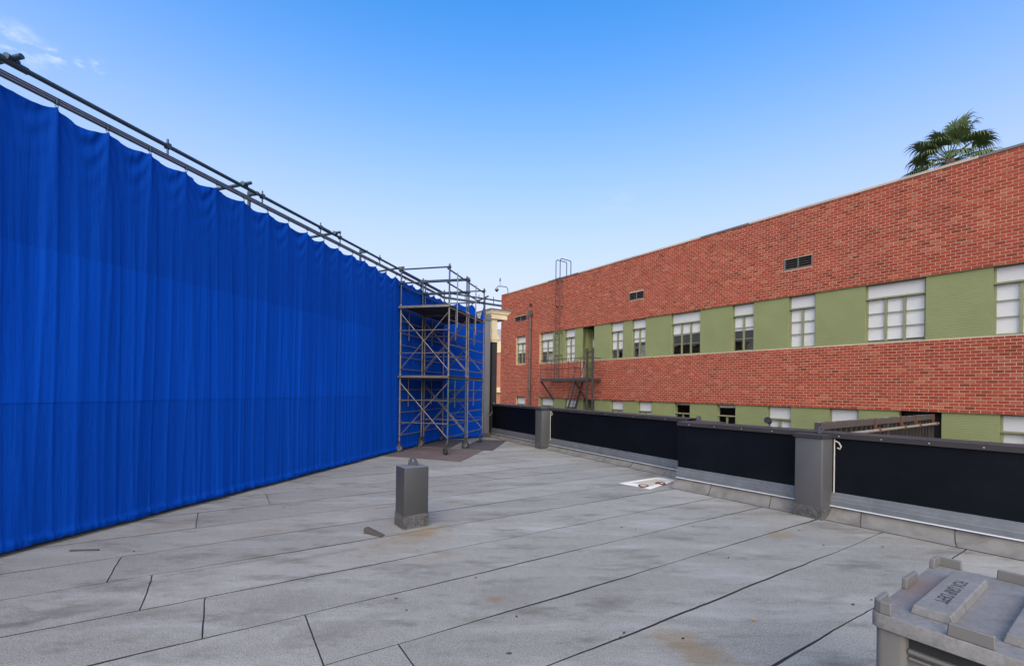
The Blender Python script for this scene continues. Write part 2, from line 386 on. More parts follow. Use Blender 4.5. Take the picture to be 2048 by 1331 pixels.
# ------------------------------------------------------------------ ground and our roof
GZ = -6.0
tag(MB().add([(-1500,-1500,GZ),(1500,-1500,GZ),(1500,1500,GZ),(-1500,1500,GZ)], [(0,1,2,3)]).build('ground', M['asphalt']), kind='structure')
A0, B1 = Vector((-.657, 15.4, 0)), Vector((3.14, 8.63, 0))          # far run of parapet, face line
C0, D1 = Vector((2.81, 7.67, 0)), Vector((5.14, 4.55, 0))           # near run, set in towards the roof
AB, CD = (B1 - A0).normalized(), (D1 - C0).normalized()
D2 = C0 + CD * 9.5
roof = MB().prism([(-14,-6), (10.5,-6), (D2.x + .2, D2.y), (C0.x + .25, C0.y + .1), (B1.x + .2, B1.y), (A0.x + .2, A0.y), (-1.2, 17), (-14, 17)], 'z', GZ + .004, -.008).build('roof', M['bitumen'])
tag(roof, kind='structure')
SA = R(57.3); SV = Vector((math.sin(SA), math.cos(SA), 0)); MV = Vector((-SV.y, SV.x, 0))
def smp(s, m): p = SV * s + MV * m; return p
def s_end(m):                                                       # where a roofing strip meets the parapet
    best = 30
    for P0, d, lo, hi in ((A0, AB, -2, (B1 - A0).length + .2), (C0, CD, 0, 12)):
        n_ = Vector((-d.y, d.x, 0)); P1 = P0 + n_ * -.10 if n_.x < 0 else P0 - n_ * .10
        q = MV * m; den = SV.dot(n_)
        s = (P1 - q).dot(n_) / den; t = (smp(s, m) - P0).dot(d)
        if lo <= t <= hi and s < best: best = s
    return best
seams = [.02 - .69 * k for k in range(11, 0, -1)] + [.02, .71, 1.405, 2.095, 2.768, 3.462, 4.13, 4.838, 5.50, 6.18, 6.92, 7.60, 8.38, 9.13, 9.85, 10.57, 11.3, 12.0, 12.7, 13.4]
cuts = {2.095: [.957], 2.768: [.52], 3.462: [-.075], 4.13: [-.46], 4.838: [-.75], 6.18: [-.21], 6.92: [.59], 1.405: [1.6], .71: [-.9]}
def wob(i, s): return .022 * fn(s * .55, i * 7.3) + .010 * fn(s * 2.3, i * 3.1 + 40) + .004 * fn(s * 9, i * 2.7 + 90)
def gap(i, s): return .0036 + .0095 * max(0, fn(s * .6, i * 5.7, 9.0) + .32) + .0015 * fn(s * 14, i * 3.3)
for i in range(len(seams) - 1):
    m0, m1 = seams[i], seams[i + 1]
    e = min(s_end(m0), s_end(m1), 16)
    ss = [-9.0] + cuts.get(m0, []) + [None]
    for k in range(len(ss) - 1):
        a = ss[k] + (.0045 if k else 0); last = ss[k + 1] is None
        b_ = None if last else ss[k + 1] - .0045
        eb, et = (s_end(m0) if last else b_), (s_end(m1) if last else b_)
        eb, et = min(eb, 16), min(et, 16)
        N = max(6, int((max(eb, et) - a) / .09)); K = 7
        bow = lambda q, key: .014 * math.sin(math.pi * q) * fn(key * 3.1, 5.0) + .006 * fn(q * 7, key * 7.7)
        vs = []
        for r_ in range(K + 1):
            q = r_ / K
            for j in range(N + 1):
                f = j / N
                s0 = a + (bow(q, a) if k else 0); s1 = eb + (et - eb) * q + (0 if last else bow(q, ss[k + 1]) + .001 - .004 * abs(fn(q * 5, m0)))
                s_ = s0 + (s1 - s0) * f
                ml = m0 + wob(i, s_) + gap(i, s_); mh = m1 + wob(i + 1, s_) - gap(i + 1, s_)
                p = smp(s_, ml + (mh - ml) * q); vs.append((p.x, p.y, 0.0))
        W_ = N + 1; top = [(r_*W_ + j, r_*W_ + j + 1, (r_+1)*W_ + j + 1, (r_+1)*W_ + j) for r_ in range(K) for j in range(N)]
        rim = list(range(W_)) + [r_*W_ + N for r_ in range(1, K + 1)] + [K*W_ + j for j in range(N - 1, -1, -1)] + [r_*W_ for r_ in range(K - 1, 0, -1)]
        nv = len(vs); vs += [(vs[q][0], vs[q][1], -.006) for q in rim]; nr = len(rim)
        sides = [(rim[(q + 1) % nr], rim[q], nv + q, nv + (q + 1) % nr) for q in range(nr)]
        o = MB().add(vs, top + sides).build('roofing_sheet', M['roof'], roof, recalc=False)
        o.data.materials.append(M['bitumen'])
        for pi, pl_ in enumerate(o.data.polygons): pl_.material_index = 0 if pi < len(top) else 1

# ------------------------------------------------------------------ lifting eye, posts
def eye_mesh():
    mb = MB(); n = 20; outl = []; hole = []
    for k in range(n):
        a = 2 * math.pi * k / n
        x, z = math.cos(a), math.sin(a)
        zz = max(-1.0, min(1.0, 1.35 * z)); oz = .047 + .047 * zz; ox = math.copysign(.062 * (1 - max(0, (oz - .012) / .082) ** 2.1) ** .5, x) if abs(x) > 1e-6 else 0
        outl.append((ox, oz)); hole.append((.019 * x, .058 + .021 * z))
    vs = []
    for y in (-.007, .007):
        vs += [(x, y, z) for x, z in outl] + [(x, y, z) for x, z in hole]
    fs = []
    for k in range(n):
        j = (k + 1) % n
        fs += [(k, j, n + j, n + k), (2*n + j, 2*n + k, 3*n + k, 3*n + j), (j, k, 2*n + k, 2*n + j), (n + k, n + j, 3*n + j, 3*n + k)]
    mb.add(vs, fs)
    me = mb.mesh('lifting_eye'); me.materials.append(M['galv_eye']); return me
M['galv_eye'] = mat('galv_eye', (.055,.06,.068), .5, .15, 12, metal=.2)
EYE = eye_mesh()
def eye(parent, x, y, z, rz):
    o = link('lifting_eye', EYE, None, parent); o.location = (x, y, z); o.rotation_euler = (0, 0, rz); return o
def post(name, corner, ang, wa, wo, h, label, cap=True, plain_top=False):
    # corner: inner near corner; local x runs towards the camera along the parapet, y outwards
    d = Vector((-math.sin(ang), -math.cos(ang), 0)); rz = math.atan2(d.y, d.x)
    r = empty(name, (corner.x, corner.y, 0), rz, label, 'post')
    MB().box(-wa, 0, 0, wo, .12, h).build('shaft', M['post_paint'] if not cap else M['parapet_paint'], r, bevel=.012, smooth=True, seg=3)
    mb = MB()
    n = 10; ring = []
    base = [(-wa, 0), (0, 0), (0, wo), (-wa, wo)]
    pts = []
    for q in range(4):
        (x0, y0), (x1, y1) = base[q], base[(q + 1) % 4]
        for k in range(n): pts.append((x0 + (x1 - x0) * k / n, y0 + (y1 - y0) * k / n))
    cx, cy = -wa / 2, wo / 2
    rows = []
    for z, off in ((0, .012), (.006, .006), (.03, .004), (.09, .004), (.14, .0035), (.150, .001)):
        row = []
        for q, (x, y) in enumerate(pts):
            zz = z + (.012 * fn(q * .7, corner.x, 3) if z > .1 else 0); oo = off + (.006 * fn(q * .9, z * 40, corner.y) if z < .13 else 0)
            row.append((x + math.copysign(oo, x - cx) * (1 if abs(abs(x - cx) - wa / 2) < 1e-6 else 0), y + math.copysign(oo, y - cy) * (1 if abs(abs(y - cy) - wo / 2) < 1e-6 else 0), zz))
        rows.append(row)
    N = len(pts)
    mb.add([p for row in rows for p in row], [(i*N + k, i*N + (k+1) % N, (i+1)*N + (k+1) % N, (i+1)*N + k) for i in range(len(rows) - 1) for k in range(N)])
    mb.build('membrane_skirt', M['post_base'], r, smooth=True)
    if cap:
        MB().box(-wa - .014, .014, -.014, wo + .014, h, h + .016).box(-wa - .018, .018, -.018, wo + .018, h - .03, h - .0005).build('cap', M['coping'], r, bevel=.003)
        h += .016
    else:
        MB().box(-wa - .002, .002, -.002, wo + .002, h, h + .006).build('top_plate', M['steel_paint'], r, bevel=.002); h += .006
    return r, h
corner = G(807.9, 1058.9)
r, h = post('short_post', corner, TH, .275, .295, .685, 'short dark grey square post standing alone on the open roof', cap=False)
eye(r, -.15, .16, h, R(35))
c1 = G(1083, 898); PANG = R(-32)
r1, h = post('parapet_post', c1, PANG, .31, .42, 1.075, 'grey square post with a lifting eye between the two far parapet panels')
eye(r1, -.15, .16, h, R(40))
c2 = G(1643, 1040)
r2, h = post('parapet_post', c2, PANG, .33, .44, 1.055, 'grey square post with white rod between the two near parapet panels')
eye(r2, -.12, .22, h, R(90))
for r_, hh in ((r1, 1.075), (r2, 1.055)):
    mb = MB(); mb.tube([(.02, .27, .16), (.02, .27, hh - .04)], .008, 8)
    mb.tube([(.02, .27, hh - .06), (.07, .27, hh - .085), (.095, .27, hh - .13), (.08, .27, hh - .165), (.055, .27, hh - .15)], .009, 8)
    mb.build('white_rod', M['pvc'], r_, smooth=True)

# ------------------------------------------------------------------ parapet runs
def parapet(P0, d, L, zw, label, x_over=0.0, ztop=1.088, first=.6, bl=False):
    rz = math.atan2(d.y, d.x)
    r = empty('parapet', (P0.x, P0.y, 0), rz, label, 'parapet', 'black panelled parapet runs')
    MB().box(0, L, .02, .22, GZ + .01, 1.03).build('core_wall', M['concrete'], r)
    MB().box(0, L, 0, .018, zw + .165, 1.03).build('black_panel', M['black_panel'], r, bevel=.003)
    # coping in lengths
    x = 0; 
    while x < L - .01:
        x2 = min(L, x + 2.44); x2 = L if L - x2 < .5 else x2
        MB().prism([(-.035, ztop - .060), (-.03, ztop - .060), (-.028, ztop - .006), (.25, ztop + .004), (.25, ztop - .06), (.258, ztop - .06), (.258, ztop + .012), (-.036, ztop)], 'x', x + .001, x2 - .001).build('coping', M['coping'], r)
        x = x2
    mb = MB(); x = .22
    while x < L - .1:
        mb.lathe([(.0085, 0), (.0085, .003), (.005, .006)], 8, T(x, -.0355, ztop - .034) @ Matrix.Rotation(R(90), 4, 'X')); x += .43
    tag(mb.build('screws', M['screw'], r), kind='stuff')
    # stepped galvanised flashing
    x = 0
    while x < L - .01:
        x2 = min(L, x + 2.0); x2 = L if L - x2 < .5 else x2
        z0 = zw
        prof = [(-.002, z0 + .172), (-.012, z0 + .166), (-.016, z0 + .125), (-.034, z0 + .112), (-.038, z0 + .075), (-.042, z0 + .07), (-.044, z0 + .012), (-.052, z0 + .004), (-.045, z0 + .003), (-.0, z0 + .01)]
        MB().prism(prof, 'x', x + .0015, x2 - .0015).build('metal_flashing', M['galv'], r)
        MB().prism([(-.0535, z0 + .009), (-.0560, z0 - .004), (-.0525, z0 - .004), (-.0455, z0 + .001)], 'x', x + .0015, x2 - .0015).build('drip_edge', M['bright_edge'], r)
        x = x2
    # roofing turned up over the cant, lapped pieces
    x = -.02; q = 0
    while x < L - .05:
        x2 = min(L, x + (first if q == 0 else random.uniform(.82, 1.0)))
        rows = []; NN = 5
        for j in range(NN + 1):
            xx = x + (x2 + .03 - x) * j / NN
            row = []
            for k in range(9):
                f = k / 8
                y = -.215 + .2 * (1 - (1 - f) ** 1.5) ; z = .0025 + (zw + .01) * f ** 1.9
                lean = .05 * (1 - f) ** 2 if j == NN else 0
                row.append((xx + lean - (.02 if j == 0 else 0), y + .008 * fn(xx * 2, f * 2, q) - (.004 if j == NN else 0), z + (.004 if j >= NN - 1 else 0) + .004 * max(0, fn(xx * 3, f * 3, q + 5)) * f))
            rows.append(row)
        vs = [p for row in rows for p in row]; K = 9
        nv = len(vs); vs2 = vs + [(a, b_ + .004, c - .006) for a, b_, c in vs]
        fs = [(j*K + k, j*K + k + 1, (j+1)*K + k + 1, (j+1)*K + k) for j in range(NN) for k in range(K - 1)]
        fs += [(NN*K + k, NN*K + k + 1, nv + NN*K + k + 1, nv + NN*K + k) for k in range(K - 1)] + [(j*K, (j+1)*K, nv + (j+1)*K, nv + j*K) for j in range(NN)]
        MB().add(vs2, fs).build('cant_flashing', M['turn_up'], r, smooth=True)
        # dark bitumen bleeding out along the lap
        if x2 < L - .05:
            e = rows[-1]; mb = MB()
            mb.add([(a + dx, b_ - .001, c + .0012) for a, b_, c in e for dx in (-.002, .007 + .004 * fn(b_ * 30, x2))], [(2*k, 2*k+1, 2*k+3, 2*k+2) for k in range(8)])
            mb.build('bitumen_bead', M['bitumen'], r)
        x = x2; q += 1
    # bead where the turn-up meets the deck
    mb = MB(); N = int(L / .12); row = []
    for j in range(N + 1):
        xx = L * j / N; yy = -.216 + .012 * fn(xx * 1.2, P0.x) ; wd = .004 + .006 * max(0, fn(xx * 1.6, P0.y, 2))
        row += [(xx, yy - wd, .0045), (xx, yy + .004, .006)]
    mb.add(row, [(2*j, 2*j+1, 2*j+3, 2*j+2) for j in range(N)]).build('toe_bead', M['bitumen'], r)
    return r
pd = Vector((-math.sin(PANG), -math.cos(PANG), 0))
xa = (c1 + (-pd) * .31 - A0).dot(AB); xb = (c1 - A0).dot(AB) - .12
parapet(A0, AB, xa + .1, .12, 'black parapet panel between the tall steel column and the first grey post', ztop=1.095)
parapet(A0 + AB * xb, AB, (B1 - A0).length - xb + .25, .12, 'long black parapet panel ending at the white roof drain', ztop=1.092)
xc = (c2 + (-pd) * .33 - C0).dot(CD); xd = (c2 - C0).dot(CD) - .12
parapet(C0, CD, xc + .2, .16, 'black parapet panel stepped forward, just past the white roof drain')
parapet(C0 + CD * xd, CD, 9.4 - xd, .16, 'long black parapet panel running past the grey storage bin', first=.45)
rz = math.atan2(CD.y, CD.x)
# flat plate with an eye over the hidden post behind the step
r = empty('post_cap', (C0.x, C0.y, 0), rz, 'metal cap plate with lifting eye on the stepped parapet corner', 'post cap')
MB().box(.02, .46, .27, .62, 1.03, 1.075).box(.0, .48, .262, .64, 1.0755, 1.094).build('plate', M['coping'], r, bevel=.004)
MB().box(.05, .43, .28, .6, GZ + .01, 1.029).build('shaft', M['post_paint'], r)
eye(r, .12, .42, 1.094, R(80))

# ------------------------------------------------------------------ white roof drain
dq = [G(1236, 966), G(1300, 978), G(1354, 960), G(1318, 954)]
ctr = sum(dq, Vector()) / 4
r = empty('roof_drain', (ctr.x, ctr.y, 0), 0, 'white coated roof drain pan with two rusty rings', 'drain')
def ringq(f, z, off=0):
    out_ = []
    for k in range(4):
        a, b_ = dq[k] - ctr, dq[(k + 1) % 4] - ctr
        for j in range(6):
            p = a.lerp(b_, j / 6) * f; p = p * (1 + .05 * fn(k * 6 + j, f * 3, 1.5))
            out_.append((p.x, p.y, z))
    return out_
rings = [ringq(1.0, .003), ringq(.97, .008), ringq(.80, .020), ringq(.72, .018), ringq(.62, .0065)]
mb = MB(); n = 24
mb.add([p for q in rings for p in q], [(i*n+k, i*n+(k+1)%n, (i+1)*n+(k+1)%n, (i+1)*n+k) for i in range(4) for k in range(n)])
mb.build('pan', M['white_coat'], r, smooth=True)
MB().add([(x_, y_, z_) for x_, y_, z_ in rings[4]], [tuple(range(n))]).build('pan_floor', M['pan_floor'], r)
for (px, py) in ((1287, 973), (1321, 968)):
    p = G(px, py) - ctr; mb = MB()
    pts = [(p.x + .075 * math.cos(a), p.y + .075 * math.sin(a), .018) for a in [2*math.pi*k/20 for k in range(21)]]
    mb.tube(pts, .013, 6, cap=False).build('rusty_ring', M['rust'], r, smooth=True)
    MB().lathe([(.066, .008), (.066, .012), (.03, .0135)], 16, T(p.x, p.y, 0)).build('strainer', M['rust'], r)

# ------------------------------------------------------------------ tall steel column, stanchion
gc = G(967, 874)
r = empty('steel_column', (gc.x, gc.y, 0), ROTW, 'tall grey steel column at the end of the blue curtain', 'column')
cw = .23
MB().box(-cw, 0, 0, .22, .0, 3.86).build('shaft', M['steel_paint'], r, bevel=.012, smooth=True, seg=2)
MB().box(-cw - .02, .02, -.02, .24, 3.86, 4.06).build('head_plate', M['steel_paint'], r, bevel=.004)
for x in (-cw + .01, -.09, .0):
    mb = MB(); mb.box(x - .012, x + .012, -.02, .05, 4.06, 4.13 + (.05 if x == -.09 else 0)); mb.build('lug', M['steel_paint'], r, bevel=.006)
mb = MB()
for x in (-.18, -.10, -.03):
    for z in (3.9, 4.0): mb.lathe([(.014, 0), (.014, .012)], 6, T(x, -.02, z) @ Matrix.Rotation(R(90), 4, 'X'))
for y in (.05, .15):
    for z in (3.9, 4.0): mb.lathe([(.014, 0), (.014, .012)], 6, T(.02, y, z) @ Matrix.Rotation(R(90), 4, 'Y'))
mb.build('bolts', M['galv'], r)
MB().box(-cw - .02, .02, -.02, .24, .0, .14).build('base_wrap', M['post_base'], r, bevel=.01)
st = G(980, 871)
r = empty('stanchion', (st.x + .12, st.y - .1, 0), 0, 'thin white stanchion with a rope beside the tall steel column', 'stanchion')
MB().tube([(0,0,0), (0,0,1.08)], .016, 8).lathe([(.03, 0), (.03, .25), (.02, .27)], 10, T(0, 0, .02)).build('rod', M['pvc'], r, smooth=True)
MB().lathe([(.006, 0), (.028, .008), (.03, .03), (.012, .05)], 10, T(0, 0, 1.075)).build('knob', M['screw'], r, smooth=True)
MB().tube([(0,0,1.02), (-.06,.02,.80), (-.13,.03,.70), (-.22,.02,.66)], .008, 6).build('rope', M['pvc'], r, smooth=True)

# ------------------------------------------------------------------ small things lying on the roof
wp = G(748, 1068)
r = empty('wooden_wedge', (wp.x, wp.y, 0), R(-28), 'small weathered wooden wedge lying beside the short post', 'wedge')
MB().prism([(-.12, .0005), (.13, .0005), (.13, .01), (-.12, .062)], 'y', -.035, .035).build('wedge', M['timber'], r, bevel=.003)
a, b_ = G(140, 1100, .008), G(198, 1098.5, .008)
tag(MB().tube([a, b_], .008, 6).build('metal_rod', M['iron']), 'thin black rod lying on the roof by the blue curtain hem', 'rod')
for i, (px, py, z) in enumerate(((1033,1232,0), (813,1220,0), (792,1196,0), (1248,1265,0), (1242,1274,0), (1366,1276,0), (1706,1208,0), (1743,1199,0), (1457,1115,0), (1598,1060,0), (1647,1090,0), (1243,1054,0), (1272,1058,0), (568,1014,0), (268,1102,0), (952,1155,0), (1765,1093,0), (1018,1306,0), (1387,1053,0), (300,1165,0))):
    p = G(px, py)
    mb = MB(); n = 7; rr = random.uniform(.008, .014)
    mb.add([(rr * 1.5 * math.cos(2*math.pi*k/n), rr * math.sin(2*math.pi*k/n) * .8, random.uniform(.001, .004)) for k in range(n)] + [(0, 0, .008)], [(k, (k+1) % n, n) for k in range(n)])
    o = mb.build('dry_scrap', M['debris']); o.location = (p.x, p.y, .0005); o.rotation_euler = (0, 0, random.uniform(0, 6))
    tag(o, 'tiny dark dry scrap lying on the grey roof', 'scrap', 'dry scraps scattered on the roof')
p = G(1507, 1241)
o = MB().add([(-.02,-.006,.002),(0,-.012,.012),(.022,0,.006),(0,.011,.015)], [(0,1,3),(1,2,3)]).build('fallen_leaf', M['debris2']); o.location = (p.x, p.y, .001)
tag(o, 'tiny yellow leaf lying on the grey roof', 'leaf')
# ------------------------------------------------------------------ blue curtain, track and pipe
CA = R(14.3); CU = Vector((math.sin(CA), math.cos(CA), 0)); CN = Vector((CU.y, -CU.x, 0))    # CN faces the roof
CC = G(0, 1115.8)
TC = 10.25                                                    # corner
CE = CC + CU * TC                                             # corner point
RA = R(57); RU = Vector((math.sin(RA), math.cos(RA), 0)); RN = Vector((RU.y, -RU.x, 0))
RL = 1.42
GS = .4535; G0 = .371 - GS * 9
HT = 4.318
def drape(t, z, seed, scale=1.0, ztop=HT):
    """outward offset of the cloth at t metres along and height z"""
    q = (t - G0) / GS; k = math.floor(q); f = q - k
    da = f if f < .5 else f - 1                               # signed distance to nearest hook
    kk = k if f < .5 else k + 1
    depth = ztop - z
    amp = .6 + .5 * fn(kk * 3.7, seed)
    # pleat under each hook, sharp on top and broad below
    wdt = .022 + .075 * min(1, depth / 1.6)
    drift = .10 * fn(kk * 1.9, depth * .28, seed + 3)
    pl = math.exp(-((da * GS - drift * GS) / wdt) ** 2) * ((.020 + .022 * math.exp(-((t - .2) / 1.2) ** 2)) * max(.2, amp)) * math.exp(-depth / (.65 + 1.7 * math.exp(-((t - .1) / 1.1) ** 2)))
    # swags between the hooks
    sg = 4 * f * (1 - f)
    ph = depth - .30 * sg * (1 + .5 * fn(k * 2.3, seed, 1.0))
    sw = .026 * math.sin(2 * math.pi * (ph / .23) + fn(k * 5.1, seed) * 2) * sg ** .8 * math.exp(-max(0, depth - .05) / .24) * (.7 + .6 * fn(k * 8.8, seed + 2))
    belly = -.028 * sg * math.exp(-depth / .3)
    # broad and fine vertical folds
    grow = min(1, max(0, depth / 1.4))
    pz = z * .16
    rad_ = .0035 * math.sin(abs(da) * GS / max(.05, .16 + depth * .22) * 14 + kk) * math.exp(-depth / .45) * min(1, depth / .05) * min(1, abs(da) * 6)
    fo = rad_ + (.020 + .035 * math.exp(-((t + .4) / 1.0) ** 2)) * fn(t * 1.5 + .2 * fn(z * .5, t), pz, seed) + .013 * grow * fn(t * 4.1, pz * 1.2, seed + 11)
    loc = max(0, .35 + fn(t * .8, z * .35, seed + 20))
    fo += grow * loc * (.0105 * fn(t * 10.5, z * .20, seed + 31) + .0085 * fn(t * 21, z * .28, seed + 41))
    ridge = 1 - abs(fn(t * 5.2 + .12 * fn(z * .5, t), z * .09, seed + 51)) * 2.2
    fo += grow * .010 * max(0, ridge) ** 5
    return (pl + sw + belly + fo) * scale
def top_edge(t, seed, dip=.062):
    q = (t - G0) / GS; k = math.floor(q); f = q - k
    s_ = abs(math.sin(math.pi * f)) ** .75
    return HT - dip * s_ * (1 + 1.1 * fn(k * 4.4 + .37, seed)) - .012 * fn(t * 6, seed, 4) * s_
def cloth(name, parent, t0, t1, zf0, zf1, m, seed, P0, U, N, nz, off=0.0, dt=.0125, hem=False, dipf=None):
    nt_ = int((t1 - t0) / dt) + 1
    vs = []
    for j in range(nz + 1):
        g = j / nz
        for i in range(nt_ + 1):
            t = t0 + (t1 - t0) * i / nt_
            z0 = zf0(t); z1 = zf1(t); z = z0 + (z1 - z0) * g
            d = drape(t, z, seed) + off
            tt = t
            if hem:
                low = max(0, 1 - (z - z0) / .16)
                bulge = math.sin(min(1, (z - z0) / .10) * math.pi) if z - z0 < .10 else 0
                d += .016 * bulge * (1 + .5 * fn(t * 9, 3)) + low * (.015 * fn(t * 11 + z * 16, z * 20, 5) + .013 * fn(t * 26 + z * 30, z * 26, 8))
            p = P0 + U * tt + N * d; vs.append((p.x, p.y, z))
    w_ = nt_ + 1
    idx = np.arange(nz * nt_).reshape(nz, nt_)
    a = (np.arange(nz)[:, None] * w_ + np.arange(nt_)[None, :]).ravel()
    fs = np.stack([a, a + 1, a + 1 + w_, a + w_], 1)
    me = bpy.data.meshes.new(name); me.from_pydata(vs, [], fs.tolist())
    me.polygons.foreach_set('use_smooth', [True] * len(me.polygons))
    return link(name, me, m, parent)
TL = -3.8
cr = empty('blue_curtain', CC, 0, 'tall blue fabric curtain hung along the left side of the roof', 'curtain')
Z0 = Vector((0, 0, 0))
bot = lambda t: .045 + .015 * fn(t * 1.3, 4) + .006 * fn(t * 7, 2)
s1 = lambda t: 1.41 + .006 * fn(t * 3, 7); s2 = lambda t: 2.893 + .006 * fn(t * 3, 9)
cloth('upper_panel', cr, TL, TC, s2, lambda t: top_edge(t, 2), M['fabric_top'], 2.0, Z0, CU, CN, 64)
cloth('middle_panel', cr, TL, 6.15, lambda t: s1(t) - .004, lambda t: s2(t) + .012, M['fabric_mid'], 2.0, Z0, CU, CN, 26, off=.006)
cloth('middle_panel', cr, 6.13, TC, lambda t: s1(t) - .004, lambda t: s2(t) + .004, M['fabric_top'], 2.0, Z0, CU, CN, 26, off=.001)
cloth('lower_panel', cr, TL, TC, bot, lambda t: s1(t) + .012, M['fabric_low'], 2.0, Z0, CU, CN, 60, off=.001, hem=True)
# the return behind the scaffold towers
rr_ = empty('blue_curtain', CE, 0, 'short blue fabric curtain return behind the scaffold towers', 'curtain')
def top2(t):
    return HT - .02 - .10 * abs(math.sin(math.pi * t / .47)) - (.34 * math.exp(-((t - 1.20) / .11) ** 2))
cloth('fabric_panel', rr_, -.02, RL, lambda t: .045 + .01 * fn(t * 3, 4), top2, M['fabric_top'], 9.0, Z0, RU, RN, 90, dt=.0125, hem=True)

bk_ = [CU * TL - CN * .09, CU * TC - CN * .09]  # unseen black backing, added so the gap under the hem stays dark
MB().obox((bk_[0].x, bk_[0].y, 2.05), (bk_[1].x, bk_[1].y, 2.05), .02, 4.09).build('added_backing', M['dark_wall'], cr)
bk_ = [RU * -.05 - RN * .09, RU * (RL - .01) - RN * .09]  # same added backing behind the short return
MB().obox((bk_[0].x, bk_[0].y, 1.95), (bk_[1].x, bk_[1].y, 1.95), .02, 3.89).build('added_backing', M['dark_wall'], rr_)
fr = empty('curtain_rail', CC, 0, 'dark steel pipe and track the long blue curtain hangs from', 'rail')
def cp(t, n=0.0, z=0.0): p = CU * t + CN * n; return Vector((p.x, p.y, z))
TP = TC + .05
# joined lengths of pipe
xs = [TL, .05, 4.55, 9.0, TP]
for i in range(4):
    MB().tube([cp(xs[i] + .004, -.02, 4.535), cp(xs[i + 1] - .004, -.02, 4.535)], .0245, 12).build('pipe', M['pipe'], fr, smooth=True)
for t in xs[1:4]:
    MB().tube([cp(t - .11, -.02, 4.535), cp(t + .11, -.02, 4.535)], .033, 12).build('pipe_sleeve', M['pipe'], fr, smooth=True)
mb = MB()
for z in (4.365, 4.388, 4.411): mb.obox(cp(TL, .0, z), cp(TP, .0, z), .042, .006)
mb.build('track_flange', M['track'], fr)
MB().obox(cp(TL, .0, 4.388), cp(TP, .0, 4.388), .026, .040).build('track', M['track_face'], fr)
k = 0
while G0 + GS * k < TC - .1:
    t = G0 + GS * k; k += 1
    MB().obox(cp(t - .013, .012, 4.372), cp(t + .013, .012, 4.372), .04, .05).build('carrier', M['pipe'], fr, bevel=.003)
    pts = [cp(t + .013 * math.cos(a), .012, 4.334 + .013 * math.sin(a)) for a in [2*math.pi*j/12 for j in range(13)]]
    MB().tube(pts, .0042, 6, cap=False).build('hook_ring', M['screw'], fr, smooth=True)
def ct(px, py):                                               # photo pixel -> t on the curtain plane
    u, v = un(px, py); d = Vector((u / F, 1, 0)); s = CN.dot(CC) / CN.dot(d); return CU.dot(d * s - CC)
for px, py in ((338, 298), (527, 395), (643, 462), (682, 482), (761, 522)):
    t = ct(px, py)
    MB().tube([cp(t, -.02, 4.395), cp(t, -.02, 4.62)], .012, 8).obox(cp(t - .025, -.02, 4.535), cp(t + .025, -.02, 4.535), .062, .062).build('clamp', M['pipe'], fr, smooth=True)
for px, py in ((20, 128), (488, 377), (670, 474), (800, 545)):
    t = ct(px, py)
    MB().tube([cp(t - .10, -.75, 4.46), cp(t + .03, .10, 4.585)], .024, 10).build('outrigger', M['pipe'], fr, smooth=True)
    MB().lathe([(.034, -.05), (.034, .05)], 10, T(*cp(t + .015, -.01, 4.562)) @ Matrix.Rotation(R(90), 4, 'X') ).build('coupler', M['pipe'], fr, smooth=True)
for t in (-3.2, -.12, 2.9, 5.9, 8.9):
    MB().tube([cp(t, -.16, 0), cp(t, -.16, 4.62)], .0245, 10).build('upright', M['pipe'], fr, smooth=True)
    MB().obox(cp(t, -.18, 4.535), cp(t, .01, 4.535), .05, .05).build('coupler', M['pipe'], fr, bevel=.006)
f2 = empty('curtain_rail', CE, 0, 'dark steel pipe and track over the short blue curtain return', 'rail')
def rp(t, n=0.0, z=0.0): p = RU * t + RN * n; return Vector((p.x, p.y, z))
MB().tube([rp(-.15, -.02, 4.56), rp(2.05, -.02, 4.53)], .0245, 10).build('pipe', M['pipe'], f2, smooth=True)
MB().obox(rp(-.1, 0, 4.40), rp(2.05, 0, 4.37), .03, .065).build('track', M['pipe'], f2)
for t in (.2, .7, 1.2, 1.75):
    MB().tube([rp(t, -.02, 4.37), rp(t, -.02, 4.64)], .012, 8).build('clamp', M['pipe'], f2)
    pts = [rp(t + .013 * math.cos(a), .012, 4.325 + .013 * math.sin(a)) for a in [2*math.pi*j/12 for j in range(13)]]
    MB().tube(pts, .0042, 6, cap=False).build('hook_ring', M['screw'], f2)
MB().tube([rp(1.2, -.5, 4.42), rp(1.45, .16, 4.60)], .024, 10).build('outrigger', M['pipe'], f2, smooth=True)
MB().tube([rp(1.5, -.16, 0), rp(1.5, -.16, 4.6)], .0245, 10).build('upright', M['pipe'], f2, smooth=True)

# ------------------------------------------------------------------ scaffold towers
def caster(parent, x, y, rot, m):
    c = empty('caster', (x, y, 0), rot); c.parent = parent
    Mx = T(0, .05, .1) @ Matrix.Rotation(R(90), 4, 'X')
    MB().lathe([(.062, -.021), (.09, -.024), (.1, -.015), (.1, .015), (.09, .024), (.062, .021)], 24, Mx).build('tyre', M['rubber'] if m != 'grey' else M['wheel_grey'], c, smooth=True)
    MB().lathe([(.02, -.03), (.06, -.019), (.06, .019), (.02, .03)], 16, Mx).build('hub', M['wheel_grey'], c, smooth=True)
    mb = MB()
    for s in (-1, 1): mb.obox((0, .05 + s * .001, .1) if 0 else (s * .034, .05, .095), (s * .034, .0, .225), .006, .05, Vector((0, 1, 0)))
    c2_ = mb
    mb = MB()
    for s in (-1, 1): mb.box(-.022, .022, .05 + s * .034 - .003, .05 + s * .034 + .003, .085, .225)
    mb.box(-.03, .03, .008, .092, .222, .232); mb.tube([(0, .03, .23), (0, .03, .33)], .016, 8)
    mb.build('fork', M['iron'], c)
    MB().obox((-.02, .09, .2), (-.12, .11, .15), .03, .008).build('brake_lever', M['iron'], c)
